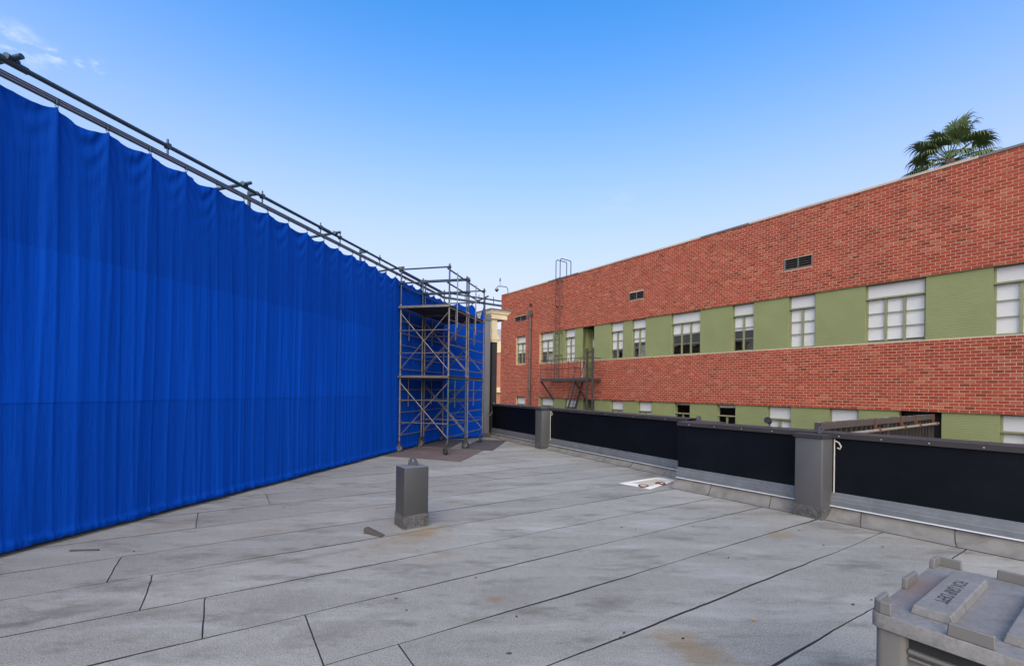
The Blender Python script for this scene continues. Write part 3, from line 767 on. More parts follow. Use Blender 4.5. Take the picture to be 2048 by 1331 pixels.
def tower(origin, dep, wid, label, greenside=False, seed=1):
    """local x: depth away from the camera, local y: across towards the curtain"""
    d = CU; r = empty('scaffold_tower', (origin.x, origin.y, 0), math.atan2(d.y, d.x), label, 'scaffold', 'rolling scaffold towers')
    rnd = random.Random(seed)
    lifts = ((.28, 1.90), (1.92, 3.60))
    for y, gm in ((0, greenside), (wid, False)):
        for li, (z0, z1) in enumerate(lifts):
            mb = MB(); q = 'scaf_green' if (gm and li == 0) else 'scaf'
            for x in (0, dep): mb.tube([(x, y, z0), (x, y, z1)], .0215, 8)
            nr = 6
            for k in range(nr):
                z = z0 + .14 + (z1 - z0 - .2) * k / (nr - 1)
                mb.tube([(0, y, z), (dep, y, z)], .0135 if k < nr - 1 else .0215, 6)
            mb.tube([(dep * .36, y, z1 - .06), (dep * .36, y, z0 + .14 + (z1 - z0 - .2) * .5)], .0135, 6)
            mb.build('end_frame', M[q], r, smooth=True)
            mb = MB()
            for x in (0, dep): mb.lathe([(.027, -.03), (.027, .03)], 8, T(x, y, z1 + .01))
            mb.build('coupling_pin', M['galv'], r, smooth=True)
    for x in (0, dep):
        for (z0, z1) in lifts:
            for sgn in (0, 1):
                ya, yb = (0, wid) if sgn else (wid, 0)
                o_ = .022 * (-1 if x == 0 else 1) + (.012 if sgn else -.0)
                MB().tube([(x + o_, ya, z0 + .12), (x + o_, yb, z1 - .17)], .0105, 6).build('cross_brace', M['scaf'], r, smooth=True)
    for x in (-.03, dep + .03):
        for z in (.75, 1.30, 2.45, 3.0): MB().tube([(x, -.03, z), (x, wid + .03, z)], .0095, 6).build('tie_bar', M['scaf'], r, smooth=True)
    for z in (1.86, 3.56):
        nb_ = 3
        for k in range(nb_):
            y0 = -.02 + (wid + .04) * k / nb_
            mb = MB(); mb.box(-.06, dep + .06, y0 + .004, y0 + (wid + .04) / nb_ - .004, z + .024, z + .046)
            mb.build('deck_board', M['deck_board'], r, bevel=.003)
        mb = MB()
        for x in (-.05, dep + .05): mb.obox((x, -.03, z + .012), (x, wid + .03, z + .012), .03, .05)
        mb.build('deck_hook_rail', M['scaf'], r)
    # guard posts and rails
    for x in (0, dep):
        for y in (0, wid):
            MB().tube([(x, y, 3.6), (x, y, 4.58)], .0215, 8).build('guard_post', M['pipe'], r, smooth=True)
            MB().lathe([(.035, -.035), (.04, 0), (.035, .035)], 8, T(x, y, 4.50)).build('clamp', M['iron'], r, smooth=True)
    for z in (4.16, 4.50):
        for x in (0, dep): MB().tube([(x - .03, -.05, z), (x - .03, wid + .05, z)], .020, 8).build('guard_rail', M['pipe'], r, smooth=True)
        for y in (0, wid): MB().tube([(-.05, y + .03, z - .04), (dep + .05, y + .03, z - .04)], .020, 8).build('guard_rail', M['pipe'], r, smooth=True)
    MB().tube([(dep * .36, -.035, 3.1), (dep * .36, -.035, 4.47)], .016, 8).build('ladder_pole', M['galv'], r, smooth=True)
    for i, (x, y) in enumerate(((0, 0), (0, wid), (dep, 0), (dep, wid))):
        caster(r, x, y, rnd.uniform(0, 6.28) if i != 3 else 1.2, 'grey' if (seed == 1 and i == 3) else '')
    return r
W2 = Vector((-1.53, 10.9, 0))
tower(W2, 1.22, 1.27, 'front rolling scaffold tower with a green ladder frame by the blue curtain', True, 1)
tower(W2 + CU * 1.37, 1.33, 1.27, 'rear rolling scaffold tower in the corner of the blue curtains', False, 2)
# sheets of plywood under the castors
def sheet(px, m, z, label):
    P = [G(a, b_, z) for a, b_ in px]; c = sum(P, Vector()) / len(P)
    mb = MB(); mb.prism([(p.x - c.x, p.y - c.y) for p in P], 'z', 0, .011)
    o = mb.build('plywood_sheet', M[m], None, bevel=.002); o.location = (c.x, c.y, z + .0005)
    tag(o, label, 'plywood', 'plywood sheets under the scaffold')
sheet([(766,911.5),(920.6,923.2),(944,912),(797,901.5)], 'plywood', 0, 'brown plywood sheet nearest the short post, under the front scaffold wheels')
sheet([(798,901),(945,911.5),(966,901),(826,893)], 'plywood', 0, 'brown plywood sheet with a reddish joint beneath the front scaffold tower')
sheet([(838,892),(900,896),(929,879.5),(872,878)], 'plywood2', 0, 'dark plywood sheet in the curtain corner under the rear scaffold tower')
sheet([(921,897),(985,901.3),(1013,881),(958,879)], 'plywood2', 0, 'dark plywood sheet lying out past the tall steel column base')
# ------------------------------------------------------------------ brick building
bb = empty('brick_building', (WO.x, WO.y, 0), ROTW, 'long red brick building with green window bands across the alley', 'building')
LW = 30.0; ZT = 7.764; GT = 4.90; GB = 3.10; CO = .0867; BR = .2042; BZ = GT - 43.5 * CO; LZ = -.72; XB = 4.11
def rect_with_hole(mb, x0, x1, z0, z1, holes, y0, y1):
    xs = sorted({x0, x1, *[h[0] for h in holes], *[h[1] for h in holes]}); zs = sorted({z0, z1, *[h[2] for h in holes], *[h[3] for h in holes]})
    for i in range(len(xs) - 1):
        for j in range(len(zs) - 1):
            cx, cz = (xs[i] + xs[i+1]) / 2, (zs[j] + zs[j+1]) / 2
            if any(h[0] < cx < h[1] and h[2] < cz < h[3] for h in holes): continue
            mb.box(xs[i], xs[i+1], y0, y1, zs[j], zs[j+1])
HU = (1.72, 2.73, 3.17, GT); HL = (1.77, 2.77, LZ, BZ); HD = (7.68, 8.50, 2.20, GB)
V3 = [(wx(1030, 636), wx(1053, 636), wz(1030, 644), wz(1030, 633.8)), (wx(1258, 594), wx(1288, 594), wz(1258, 601.4), wz(1258, 586.5)), (wx(1568.5, 525), wx(1625, 525), wz(1568, 541.5), wz(1568, 520))]
# bricks
fields = [(0, LW, GT, ZT, V3, 0), (XB, LW, BZ, GB, [HD], 0), (0, XB, BZ, GT, [HU], 0), (0, XB, LZ, BZ, [HL], 0)]
bricks = []
J = .0145
for (x0, x1, z0, z1, holes, par) in fields:
    row = 0; z = z0
    while z < z1 - .012:
        zt_ = min(z + CO, z1); off = (row % 2) * BR / 2
        k = math.floor((x0 - off) / BR)
        x = k * BR + off
        while x < x1:
            segs = [(max(x + J / 2, x0), min(x + BR - J / 2, x1))]
            for h_ in holes:
                if zt_ - .02 > h_[2] and z + .02 < h_[3]:
                    ns = []
                    for a, b_ in segs:
                        if b_ <= h_[0] or a >= h_[1]: ns.append((a, b_))
                        else:
                            if a < h_[0] - .02: ns.append((a, h_[0]))
                            if b_ > h_[1] + .02: ns.append((h_[1], b_))
                    segs = ns
            for a, b_ in segs:
                if b_ - a > .02: bricks.append((a, b_, z + J / 2, zt_ - J / 2 if zt_ < z1 - 1e-6 or zt_ - z > CO - 1e-6 else zt_ - .004))
            x += BR
        z += CO; row += 1
bk = np.array(bricks); nB = len(bk)
tones = np.array((.83, .67, .41)) * np.array([(.350,.070,.052), (.325,.062,.046), (.37,.083,.063), (.30,.056,.042), (.335,.072,.056), (.235,.052,.038), (.20,.048,.034), (.39,.135,.115), (.36,.12,.10), (.345,.066,.047)])
tw = np.array([.18,.17,.14,.12,.13,.035,.02,.06,.05,.07]); tw /= tw.sum()
ti = rng.choice(len(tones), nB, p=tw)
jit = rng.uniform(.82, 1.12, nB)
wpx = WO.x + (-B.x) * bk[:, :2].mean(1); wpy = WO.y + (-B.y) * bk[:, :2].mean(1); zc = bk[:, 2:].mean(1)
uu = wpx / wpy * F; vv = (H - zc) / wpy * F
sx = PX + uu - ROLL * vv; sy = PY + vv + ROLL * uu
full = (bk[:, 1] - bk[:, 0] > BR - J - .002) & (bk[:, 3] - bk[:, 2] > CO - J - .002)
vis = full & (sx < 2035) & (sx > 0) & (sy < 825) & (sy > 5)
order = np.argsort(np.where(vis, wpy, 1e9))[:300]
single = np.zeros(nB, bool); single[order] = True
pr = rng.uniform(-.0025, .0025, nB)
def brick_mesh(name, rows, prs, tn):
    n = len(rows); e = .004
    x0, x1, z0, z1 = rows.T; yf = prs; yb = np.full(n, .02)
    V = np.zeros((n, 12, 3))
    V[:, 0] = np.stack([x0 + e, yf, z0 + e], 1); V[:, 1] = np.stack([x1 - e, yf, z0 + e], 1); V[:, 2] = np.stack([x1 - e, yf, z1 - e], 1); V[:, 3] = np.stack([x0 + e, yf, z1 - e], 1)
    V[:, 4] = np.stack([x0, yf + e, z0], 1); V[:, 5] = np.stack([x1, yf + e, z0], 1); V[:, 6] = np.stack([x1, yf + e, z1], 1); V[:, 7] = np.stack([x0, yf + e, z1], 1)
    V[:, 8] = np.stack([x0, yb, z0], 1); V[:, 9] = np.stack([x1, yb, z0], 1); V[:, 10] = np.stack([x1, yb, z1], 1); V[:, 11] = np.stack([x0, yb, z1], 1)
    fq = np.array([(0,1,2,3), (4,5,1,0), (5,6,2,1), (6,7,3,2), (7,4,0,3), (8,9,5,4), (9,10,6,5), (10,11,7,6), (11,8,4,7)])
    Fq = (np.arange(n)[:, None, None] * 12 + fq[None]).reshape(-1, 4)
    me = bpy.data.meshes.new(name); me.from_pydata(V.reshape(-1, 3).tolist(), [], Fq.tolist())
    at = me.color_attributes.new('tone', 'FLOAT_COLOR', 'POINT')
    cols = np.ones((n, 12, 4)); cols[:, :, :3] = tn[:, None, :]
    at.data.foreach_set('color', cols.ravel())
    me.materials.append(M['brick']); return me
rest = ~single
o = link('brickwork', brick_mesh('brickwork', bk[rest], pr[rest], tones[ti[rest]] * jit[rest, None]), None, bb); tag(o, kind='stuff')
hw, hh_ = (BR - J) / 2, (CO - J) / 2
bmesh_var = [brick_mesh('brick', np.array([(-hw, hw, -hh_, hh_)]), np.array([0.0]), tones[k:k + 1]) for k in range(len(tones))]
for i in order:
    o = link('brick', bmesh_var[ti[i]], None, bb)
    o.location = (bk[i, :2].mean(), pr[i], bk[i, 2:].mean())
mb = MB()
rect_with_hole(mb, 0, LW, GT, ZT, V3, .009, .30); rect_with_hole(mb, XB, LW, BZ, GB, [HD], .009, .30)
rect_with_hole(mb, 0, XB, BZ, GT - .0005, [HU], .009, .30); rect_with_hole(mb, 0, XB, LZ, BZ - .0005, [HL], .009, .30)
mb.build('wall', M['mortar'], bb)
MB().box(0, LW, .0, .3, GZ + .01, LZ - .001).build('base_wall', M['far_brick'], bb)
MB().box(.0, .3, .301, 12, GZ + .01, ZT).box(LW - .3, LW, .301, 12, GZ + .01, ZT).box(.301, LW - .301, 11.7, 12, GZ + .01, ZT).build('side_wall', M['far_brick'], bb)
MB().box(.301, LW - .301, .301, 11.69, 7.1, 7.3).build('flat_roof', M['roof_flat'], bb)
MB().box(.301, LW - .301, 1.6, 1.7, LZ, 7.09).build('interior_wall', M['room'], bb)
MB().box(.301, LW - .301, .31, 1.59, 1.6, 1.85).box(.301, LW - .301, .31, 1.59, 4.98, 5.1).build('interior_floor', M['room'], bb)
x = 0; k = 0
while x < LW:
    x2 = min(LW, x + random.uniform(1.4, 2.8))
    MB().box(x + .002, x2 - .002, -.022, .34, ZT + .001, ZT + .075 + random.uniform(-.004, .004)).build('coping_stone', M['coping_tan'] if k % 4 != 2 else M['slate'], bb, bevel=.006)
    x = x2; k += 1
# green ribbed piers and windows
def pier(x0, x1, z0, z1, y=.06, y2=.30):
    p = .0433; z = z0 + .03; prof = [(y2, z0), (y, z0)]
    while z + p < z1 - .002:
        prof += [(y, z), (y, z + p * .66), (y + .005, z + p * .74), (y + .005, z + p * .94)]; z += p
    prof += [(y, z), (y, z1), (y2, z1)]
    return MB().prism(prof, 'x', x0, x1).build('green_pier', M['green_paint'], bb)
def window(x0, x1, z0, z1, cols, blind, pale=False, dark=False, tr=True):
    e = .003; x0 += e; x1 -= e; z0 += .03; z1 -= .004
    ya, yb = .15, .20; fw = .042; h_ = z1 - z0; zt_ = z1 - .245 * h_
    mb = MB()
    mb.box(x0, x0 + fw, ya, yb, z0, z1).box(x1 - fw, x1, ya, yb, z0, z1).box(x0 + fw, x1 - fw, ya + .002, yb, z0, z0 + .05).box(x0 + fw, x1 - fw, ya + .002, yb, z1 - .03, z1)
    o = mb.build('window', M['frame_green'], bb)
    MB().box(x0 - .002, x1 + .002, ya - .055, yb + .002, zt_ - .026, zt_ + .026).build('transom_bar', M['frame_green'], o, bevel=.004)
    cw_ = (x1 - x0 - 2 * fw) / cols
    for c in range(1, cols): 
        xm = x0 + fw + cw_ * c
        MB().box(xm - .03, xm + .03, ya - .012, yb - .001, z0 + .05, zt_ - .027).build('mullion', M['frame_green'], o)
    rh = (zt_ - .027 - z0 - .05) / 3
    MB().box(x0 + fw, x1 - fw, ya + .018, ya + .024, zt_ + .027, z1 - .031).build('transom_pane', M['transom'] if tr else M['glass'], o)
    for c in range(cols):
        xa_ = x0 + fw + cw_ * c + (.031 if c else 0); xb_ = x0 + fw + cw_ * (c + 1) - (.031 if c < cols - 1 else 0)
        for r_ in range(3):
            za = z0 + .05 + rh * r_
            if r_: MB().box(xa_, xb_, ya + .004, yb - .012, za - .011, za + .011).build('glazing_bar', M['frame_green'], o)
            MB().box(xa_, xb_, ya + .020, ya + .025, za + (.0115 if r_ else .001), za + rh - (.0115 if r_ < 2 else .001)).build('pane', M['glass'], o)
    if blind > 0:
        mb = MB(); N = 6
        zb = z1 - .03 - (h_ - .08) * blind
        sl_ = random.uniform(-.012, .012)
        mb.add([(x0 + fw * .4, .212, zb - sl_), (x1 - fw * .4, .212, zb + sl_), (x1 - fw * .4, .209, z1), (x0 + fw * .4, .209, z1)], [(0,1,2,3)])
        mb.obox((x0 + fw * .4, .212, zb - sl_), (x1 - fw * .4, .212, zb + sl_), .014, .022)
        mb.build('blind', M['blind'], o)
    if pale:
        MB().box(x0 + fw, x1 - fw, .5, .52, z0, z0 + h_ * .34).build('inner_board', M['pale_room'], o)
    return o
upper = [(4.15,5.25,2,.62,True), (6.27,7.07,2,1.0,False), (9.61,10.40,2,.76,False), (10.94,11.72,2,.60,True), (13.06,14.43,3,.52,False), (15.76,16.57,2,.56,False), (17.76,18.58,2,1.0,False), (19.94,21.34,3,.965,False), (22.65,24.05,3,1.0,False), (25.6,26.4,2,1.0,False), (27.9,29.2,3,.7,False)]
lower = [(4.24,5.32,2,.4,False), (6.34,7.22,2,1.0,False), (9.70,10.46,2,.9,False), (11.35,12.10,2,.9,False), (13.28,14.01,2,.03,False), (15.19,15.93,2,.05,False), (17.10,17.87,2,.95,False), (19.02,19.80,2,1.0,False), (22.8,24.2,3,1.0,False), (25.6,26.4,2,1.0,False), (27.9,29.2,3,.7,False)]
for wins, z0, z1, doors in ((upper, GB, GT, [(7.68, 8.50)]), (lower, LZ, BZ, [(7.75, 8.57), (20.78, 21.70)])):
    spans = sorted([(a, b_) for a, b_, *_ in wins] + doors); x = XB
    for a, b_ in spans + [(LW, LW)]:
        if a - x > .05: pier(x, a, z0 + .001, z1 - .001)
        x = b_
    for (a, b_, c, bl, pale) in wins: window(a, b_, z0, z1, c, bl, pale, tr=not (z0 == LZ and bl < .1))
    MB().box(XB, LW, .03, .145, z0 + .0015, z0 + .028).build('sill', M['coping_tan'], bb)
window(HU[0], HU[1], HU[2] - .02, HU[3], 2, .60); window(HL[0], HL[1], HL[2], HL[3], 2, .9)
# recessed doors
for (a, b_, z0, z1) in ((7.68, 8.50, 2.2, GT), (7.75, 8.57, -1.6, BZ)):
    MB().box(a - .003, a, .061, .80, z0, z1 - .002).box(b_, b_ + .003, .061, .80, z0, z1 - .002).build('door_reveal', M['green_paint'], bb)
    d_ = MB().box(a + .01, a + .09, .70, .76, z0, z1).box(b_ - .09, b_ - .01, .70, .76, z0, z1).box(a + .09, b_ - .09, .70, .76, z1 - .62, z1 - .54).box(a + .09, b_ - .09, .702, .76, z0, z0 + .9).build('door', M['frame_green'], bb)
    for q in range(3):
        zz = z0 + .9 + (z1 - .62 - z0 - .9) * q / 3; z2 = z0 + .9 + (z1 - .62 - z0 - .9) * (q + 1) / 3
        MB().box(a + .09, b_ - .09, .72, .73, zz + .015, z2 - .015).build('pane', M['transom'], d_)
        if q: MB().box(a + .09, b_ - .09, .71, .75, zz - .0145, zz + .0145).build('glazing_bar', M['frame_green'], d_)
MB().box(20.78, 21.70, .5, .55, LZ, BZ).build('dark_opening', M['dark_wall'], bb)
# louvred vents
for (a, b_, z0, z1) in V3:
    v_ = MB().box(a, b_, .12, .14, z0, z1).build('vent', M['dark_wall'], bb)
    MB().box(a, a + .03, -.01, .119, z0, z1).box(b_ - .03, b_, -.01, .119, z0, z1).box(a + .03, b_ - .03, -.01, .119, z0, z0 + .025).box(a + .03, b_ - .03, -.01, .119, z1 - .025, z1).box((a + b_) / 2 - .012, (a + b_) / 2 + .012, -.008, .119, z0 + .0255, z1 - .0255).build('frame', M['slate'], v_)
    for hx in ((a + .031, (a + b_) / 2 - .0125), ((a + b_) / 2 + .0125, b_ - .031)):
        for k in range(4):
            zz = z0 + .03 + (z1 - z0 - .06) * k / 4
            MB().add([(hx[0], .005, zz), (hx[1], .005, zz), (hx[1], .09, zz + .06), (hx[0], .09, zz + .06), (hx[0], .005, zz + .012), (hx[1], .005, zz + .012), (hx[1], .09, zz + .07), (hx[0], .09, zz + .07)], [(3,2,1,0),(4,5,6,7),(0,1,5,4),(1,2,6,5),(2,3,7,6),(3,0,4,7)]).build('slat', M['iron'], v_)
# downspout
ds = MB().tube([(3.30, -.09, GZ + .02), (3.30, -.09, 6.0)], .075, 12).build('downspout', M['spout'], bb, smooth=True)
MB().prism([(-.16, 6.34), (-.16, 6.12), (-.09, 5.98), (.09, 5.98), (.16, 6.12), (.16, 6.34)], 'y', -.2, -.005).build('conductor_head', M['spout'], ds).location = (3.30, 0, 0)
for z in (1.5, 3.4, 5.2): MB().box(3.20, 3.40, -.17, -.004, z, z + .05).build('strap', M['spout'], ds)
MB().box(3.2, 3.38, -.14, -.004, 6.66, 6.76).build('overflow_scupper', M['iron'], ds)
MB().box(10.3, 11.0, 1.2, 2.0, 7.3, 8.12).build('roof_hatch', M['coping_tan'], bb)

# ------------------------------------------------------------------ fire escape and roof ladder
fe = empty('fire_escape', (WO.x, WO.y, 0), ROTW, 'dark iron fire escape balcony with stair on the brick building', 'fire escape')
X0, X1, YO, ZP = 5.45, 9.05, -.95, 2.2
mb = MB(); mb.obox((X0, YO, ZP - .07), (X1, YO, ZP - .07), .06, .16); mb.obox((X0, -.0, ZP - .07), (X1, -.0, ZP - .07), .05, .14); mb.obox((X0, YO, ZP - .07), (X0, 0, ZP - .07), .06, .14); mb.obox((X1, YO, ZP - .07), (X1, 0, ZP - .07), .06, .14)
mb.build('platform_frame', M['iron'], fe)
for k in range(26):
    x = X0 + .05 + (X1 - X0 - .1) * k / 25
    MB().box(x - .012, x + .012, YO + .03, -.03, ZP - .03, ZP + .005).build('grating_bar', M['iron'], fe)
for x in (X0, X1 - .9):
    MB().obox((x, YO + .03, ZP - .14), (x, -.02, ZP - 1.15), .06, .09).build('bracket', M['iron'], fe)
mb = MB()
for z in (ZP + 1.0, ZP + .5):
    rad = .02 if z > ZP + .9 else .012
    mb.tube([(X0, -.02, z), (X0, YO, z), (X1, YO, z), (X1, -.02, z)], rad, 6)
mb.build('hand_rail', M['iron'], fe)
for k in range(9):
    x = X0 + (X1 - X0) * k / 8
    MB().tube([(x, YO, ZP), (x, YO, ZP + 1.0)], .014, 6).build('baluster', M['iron'], fe)
for k in (1,): MB().tube([(X0, YO * .5, ZP), (X0, YO * .5, ZP + 1.0)], .014, 6).build('baluster', M['iron'], fe)
st_ = None
for y in (-.32, -.82):
    MB().obox((8.15, y, ZP - .02), (6.75, y, -1.6), .04, .12).build('stringer', M['iron'], fe)
    MB().tube([(8.25, y, ZP + .9), (6.85, y, -.7)], .016, 6).build('stair_rail', M['iron'], fe)
for k in range(15):
    f = (k + 1) / 16; x = 8.15 - 1.4 * f; z = ZP - .02 - 3.58 * f
    MB().box(x - .09, x + .09, -.80, -.34, z, z + .02).build('tread', M['iron'], fe)
for x in (9.12, 9.5): MB().obox((x, YO - .06, 3.62), (x, YO - .06, -3.2), .07, .09).build('ladder_rail', M['iron'], fe)
for k in range(20): MB().tube([(9.12, YO - .06, 3.2 - k * .3), (9.5, YO - .06, 3.2 - k * .3)], .014, 6).build('rung', M['iron'], fe)
MB().box(9.06, 9.56, YO - .1, YO - .02, 3.40, 3.48).build('ladder_head', M['iron'], fe)
rl = empty('roof_ladder', (WO.x, WO.y, 0), ROTW, 'dark steel roof ladder with two hooped rails on the brick building', 'ladder')
for x in (5.77, 6.12):
    pts = [(x, -.22, ZP), (x, -.22, 8.70)] + [(x, -.22 + .12 * (1 - math.cos(a)), 8.70 + .12 * math.sin(a)) for a in (R(30), R(60), R(90))]
    pts += [(x, .45 + .12 * math.sin(a), 8.70 + .12 * math.cos(a)) for a in (R(30), R(60), R(90))] + [(x, .57, 7.28)]
    MB().tube(pts, .024, 8).build('rail', M['iron'], rl, smooth=True)
for k in range(18): MB().tube([(5.77, -.22, ZP + .3 + k * .31), (6.12, -.22, ZP + .3 + k * .31)], .012, 6).build('rung', M['iron'], rl)
for z in (3.5, 4.75, 6.2, 7.6):
    for x in (5.77, 6.12): MB().obox((x, -.22, z), (x, .005, z), .03, .06).build('standoff', M['iron'], rl)

# ------------------------------------------------------------------ gantry across the alley
gx = wx(1868, 828); gz = 1.06
ga = empty('pipe_gantry', (WO.x, WO.y, 0), ROTW, 'weathered brown gantry with hanging bars reaching from the brick building over the alley', 'gantry')
YG = -7.3
MB().box(gx - .10, gx + .02, YG, -.02, gz - .13, gz).build('top_beam', M['gantry'], ga, bevel=.006)
for k in range(27):
    y = -.15 - k * .27
    MB().box(gx - .02, gx + .005, y - .012, y + .012, gz - 1.3, gz - .131).build('hanging_bar', M['iron'], ga)
MB().box(gx - .16, gx - .14, YG, -.02, gz - 1.4, gz - .131).build('back_panel', M['dark_wall'], ga)
for y in (-.1, -3.7, -7.2): MB().box(gx - .09, gx + .01, y - .06, y + .06, GZ + .01, gz - .135).build('support_post', M['iron'], ga)
MB().tube([(gx + .09, -.02, gz - .24), (gx + .09, YG, gz - .24)], .032, 10).build('pipe', M['tan_pipe'], ga, smooth=True)
for y in (-.25, -1.75, -2.9, -4.6):
    MB().lathe([(.05, -.05), (.055, 0), (.05, .05)], 10, T(gx + .09, y, gz - .24) @ Matrix.Rotation(R(90), 4, 'X')).box(gx + .015, gx + .06, y - .02, y + .02, gz - .28, gz + .015).build('pipe_clamp', M['rust'], ga)
mb = MB()
for k in range(70):
    y = random.uniform(YG, -.2); x = random.uniform(gx - .095, gx + .015); s_ = random.uniform(.012, .05)
    mb.add([(x + s_ * .5 * math.cos(a) * random.uniform(.6, 1.1), y + s_ * math.sin(a) * random.uniform(.6, 1.2), gz + .002) for a in [2*math.pi*j/7 for j in range(7)]], [tuple(range(7))])
tag(mb.build('droppings', M['white_coat'], ga), kind='stuff')

# ------------------------------------------------------------------ flood light peeping over the parapet
nCD = Vector((-CD.y, CD.x, 0)); nCD = nCD if nCD.x > 0 else -nCD
fp = Vector((3.95, 7.0, 1.185))
LS = Matrix.Scale(.66, 4)
fl = empty('flood_light', (fp.x, fp.y, 0), math.atan2(-nCD.y, -nCD.x), 'small black flood light rising behind the parapet coping', 'lamp')
MB().lathe([(.022, -.10), (.05, -.085), (.062, -.03), (.075, .05), (.078, .055), (.070, .055), (.05, .0)], 18, T(0, 0, 1.165) @ Matrix.Rotation(R(70), 4, 'Y') @ LS).build('shade', M['rubber'], fl, smooth=True)
MB().lathe([(.06, .045), (.06, .05)], 16, T(0, 0, 1.165) @ Matrix.Rotation(R(70), 4, 'Y') @ LS).build('lens', M['lens'], fl)
MB().tube([(-.05, 0, 1.15), (-.02, 0, 1.02), (.06, 0, .96), (.27, 0, .96)], .014, 8).build('arm', M['iron'], fl, smooth=True)

# ------------------------------------------------------------------ security camera on the far corner
sc = empty('security_camera', (WO.x, WO.y, 0), ROTW, 'grey dome camera on a bent pipe at the far roof corner', 'camera')
MB().tube([(.62, .1, ZT - .1), (.62, .08, 8.12), (.60, -.02, 8.24), (.52, -.35, 8.26), (.5, -.62, 8.22), (.5, -.70, 8.12), (.5, -.70, 8.05)], .03, 8).build('arm', M['cam_white'], sc, smooth=True)
MB().lathe([(.05, .12), (.12, .08), (.13, .0)], 14, T(.5, -.70, 7.97)).build('housing', M['cam_white'], sc, smooth=True)
MB().lathe([(.11, 0), (.10, -.05), (.06, -.1), (.02, -.115)], 14, T(.5, -.70, 7.968)).build('dome', M['lens'], sc, smooth=True)
MB().tube([(.5, -.45, 8.2), (.5, -.45, 8.62)], .018, 6).box(.44, .56, -.48, -.42, 8.58, 8.64).box(.47, .53, -.48, -.42, 8.66, 8.78).build('sensor', M['cam_white'], sc)

# ------------------------------------------------------------------ taller cream wall end beyond the parapet
co_ = Vector((-.72, 15.75, 0)); rzc = math.atan2(NB.y, NB.x)
cb = empty('cornice_pier', co_, rzc, 'cream wall end with projecting cornice over dark cladding beside the steel column', 'pier')
MB().box(0, .22, 0, 7, 3.30, 4.02).build('upper_wall', M['cream'], cb)
MB().box(-.06, .60, -.06, 7, 4.02, 4.20).box(-.09, .66, -.09, 7, 4.2005, 4.27).box(-.11, .72, -.11, 7, 4.2705, 4.32).build('cornice', M['cream'], cb, bevel=.008)
MB().box(-.13, .76, -.13, 7, 4.3205, 4.365).build('cornice_cap', M['slate'], cb)
MB().box(-.03, .30, -.03, 7, 3.30, 3.42).box(-.02, .26, -.02, 7, 3.421, 3.50).box(-.01, .27, -.015, 7, 3.22, 3.2995).build('string_course', M['cream'], cb, bevel=.008)
MB().box(.03, .205, .01, 7, GZ + .01, 3.2195).build('dark_cladding', M['dark_wall'], cb)
MB().box(.206, .225, .0, 7, GZ + .01, 3.2195).build('edge_trim', M['rust'], cb)
MB().box(-1.6, .02, .3, .5, 0, 4.0).build('return_wall', M['dark_wall'], cb)
# far building glimpsed in the gap
fb = empty('distant_building', (-2.3, 46, 0), R(-35), 'distant orange brick building with cream trim glimpsed past the brick corner', 'building')
MB().box(-7, 7, 0, 8, GZ + .01, 5.2).build('wall', M['far_brick'], fb)
MB().box(-7.05, 7.05, -.08, 8, 5.2005, 6.3).box(-7.15, 7.15, -.18, 8, 1.25, 1.75).build('cream_band', M['cream'], fb)
MB().box(-6.6, 6.6, .3, 8, 6.3005, 7.6).build('roof', M['slate_blue'] if 'slate_blue' in M else M['concrete'], fb)
for k in range(10): MB().box(-6.6 + k * 1.4, -6.0 + k * 1.4, -.12, -.001, GZ + .01, 1.249).build('pilaster', M['cream'], fb)

# ------------------------------------------------------------------ fan palm behind the building
pp = Vector((22.9, 24.0, 0)); PZ = 13.95
pm = empty('palm_tree', (pp.x, pp.y, GZ), 0, 'fan palm crown showing above the brick building roofline', 'palm')
MB().tube([(.1 * math.sin(k), .1 * math.cos(k * 1.3), (PZ - GZ) * k / 12) for k in range(13)], [.30 - .008 * k for k in range(13)], 12).build('trunk', M['trunk'], pm, smooth=True)
def frond_mesh(seed, el, az, size):
    rnd = random.Random(seed); mb = MB()
    out_ = Vector((math.cos(az), math.sin(az), 0)); up = Vector((0, 0, 1)); side = Vector((-math.sin(az), math.cos(az), 0))
    Lp = rnd.uniform(1.1, 1.45) * size
    d0 = out_ * math.cos(el) + up * math.sin(el)
    pts = [d0 * Lp * f + Vector((0, 0, -.22 * f * f * math.cos(el))) for f in (0, .25, .5, .75, 1)]
    mb.tube(pts, [.035, .03, .024, .02, .016], 5)
    hub = pts[-1]; ns = 34
    ax = (pts[-1] - pts[-2]).normalized()
    tilt = rnd.uniform(-.35, .35); sd_ = (side * math.cos(tilt) + ax.cross(side) * math.sin(tilt)).normalized()
    for k in range(ns):
        a = R(-125 + 250 * k / (ns - 1)) + rnd.uniform(-.03, .03)
        Lb = size * rnd.uniform(.95, 1.15) * (1 - .22 * (abs(a) / R(125)) ** 2)
        dirv = (ax * math.cos(a) + sd_ * math.sin(a)).normalized()
        wv = (-ax * math.sin(a) + sd_ * math.cos(a)).normalized()
        p = hub.copy(); v = dirv.copy(); segs = 9; prev = None
        hang = rnd.uniform(.8, 1.4)
        for s_ in range(segs + 1):
            f = s_ / segs
            wd = (.010 + .075 * f if f < .42 else .0415 * max(.05, 1 - (f - .42) / .58)) * size * 1.02
            l_, r_ = p + wv * wd, p - wv * wd
            if prev: mb.add([prev[0], prev[1], r_, l_], [(0, 1, 2, 3)])
            prev = (l_, r_)
            if f > .34: v = (v + Vector((0, 0, -1.15 * hang * (f - .28)))).normalized()
            p = p + v * Lb / segs
    return mb.mesh('frond', recalc=False)
rp_ = random.Random(12); NF = 34
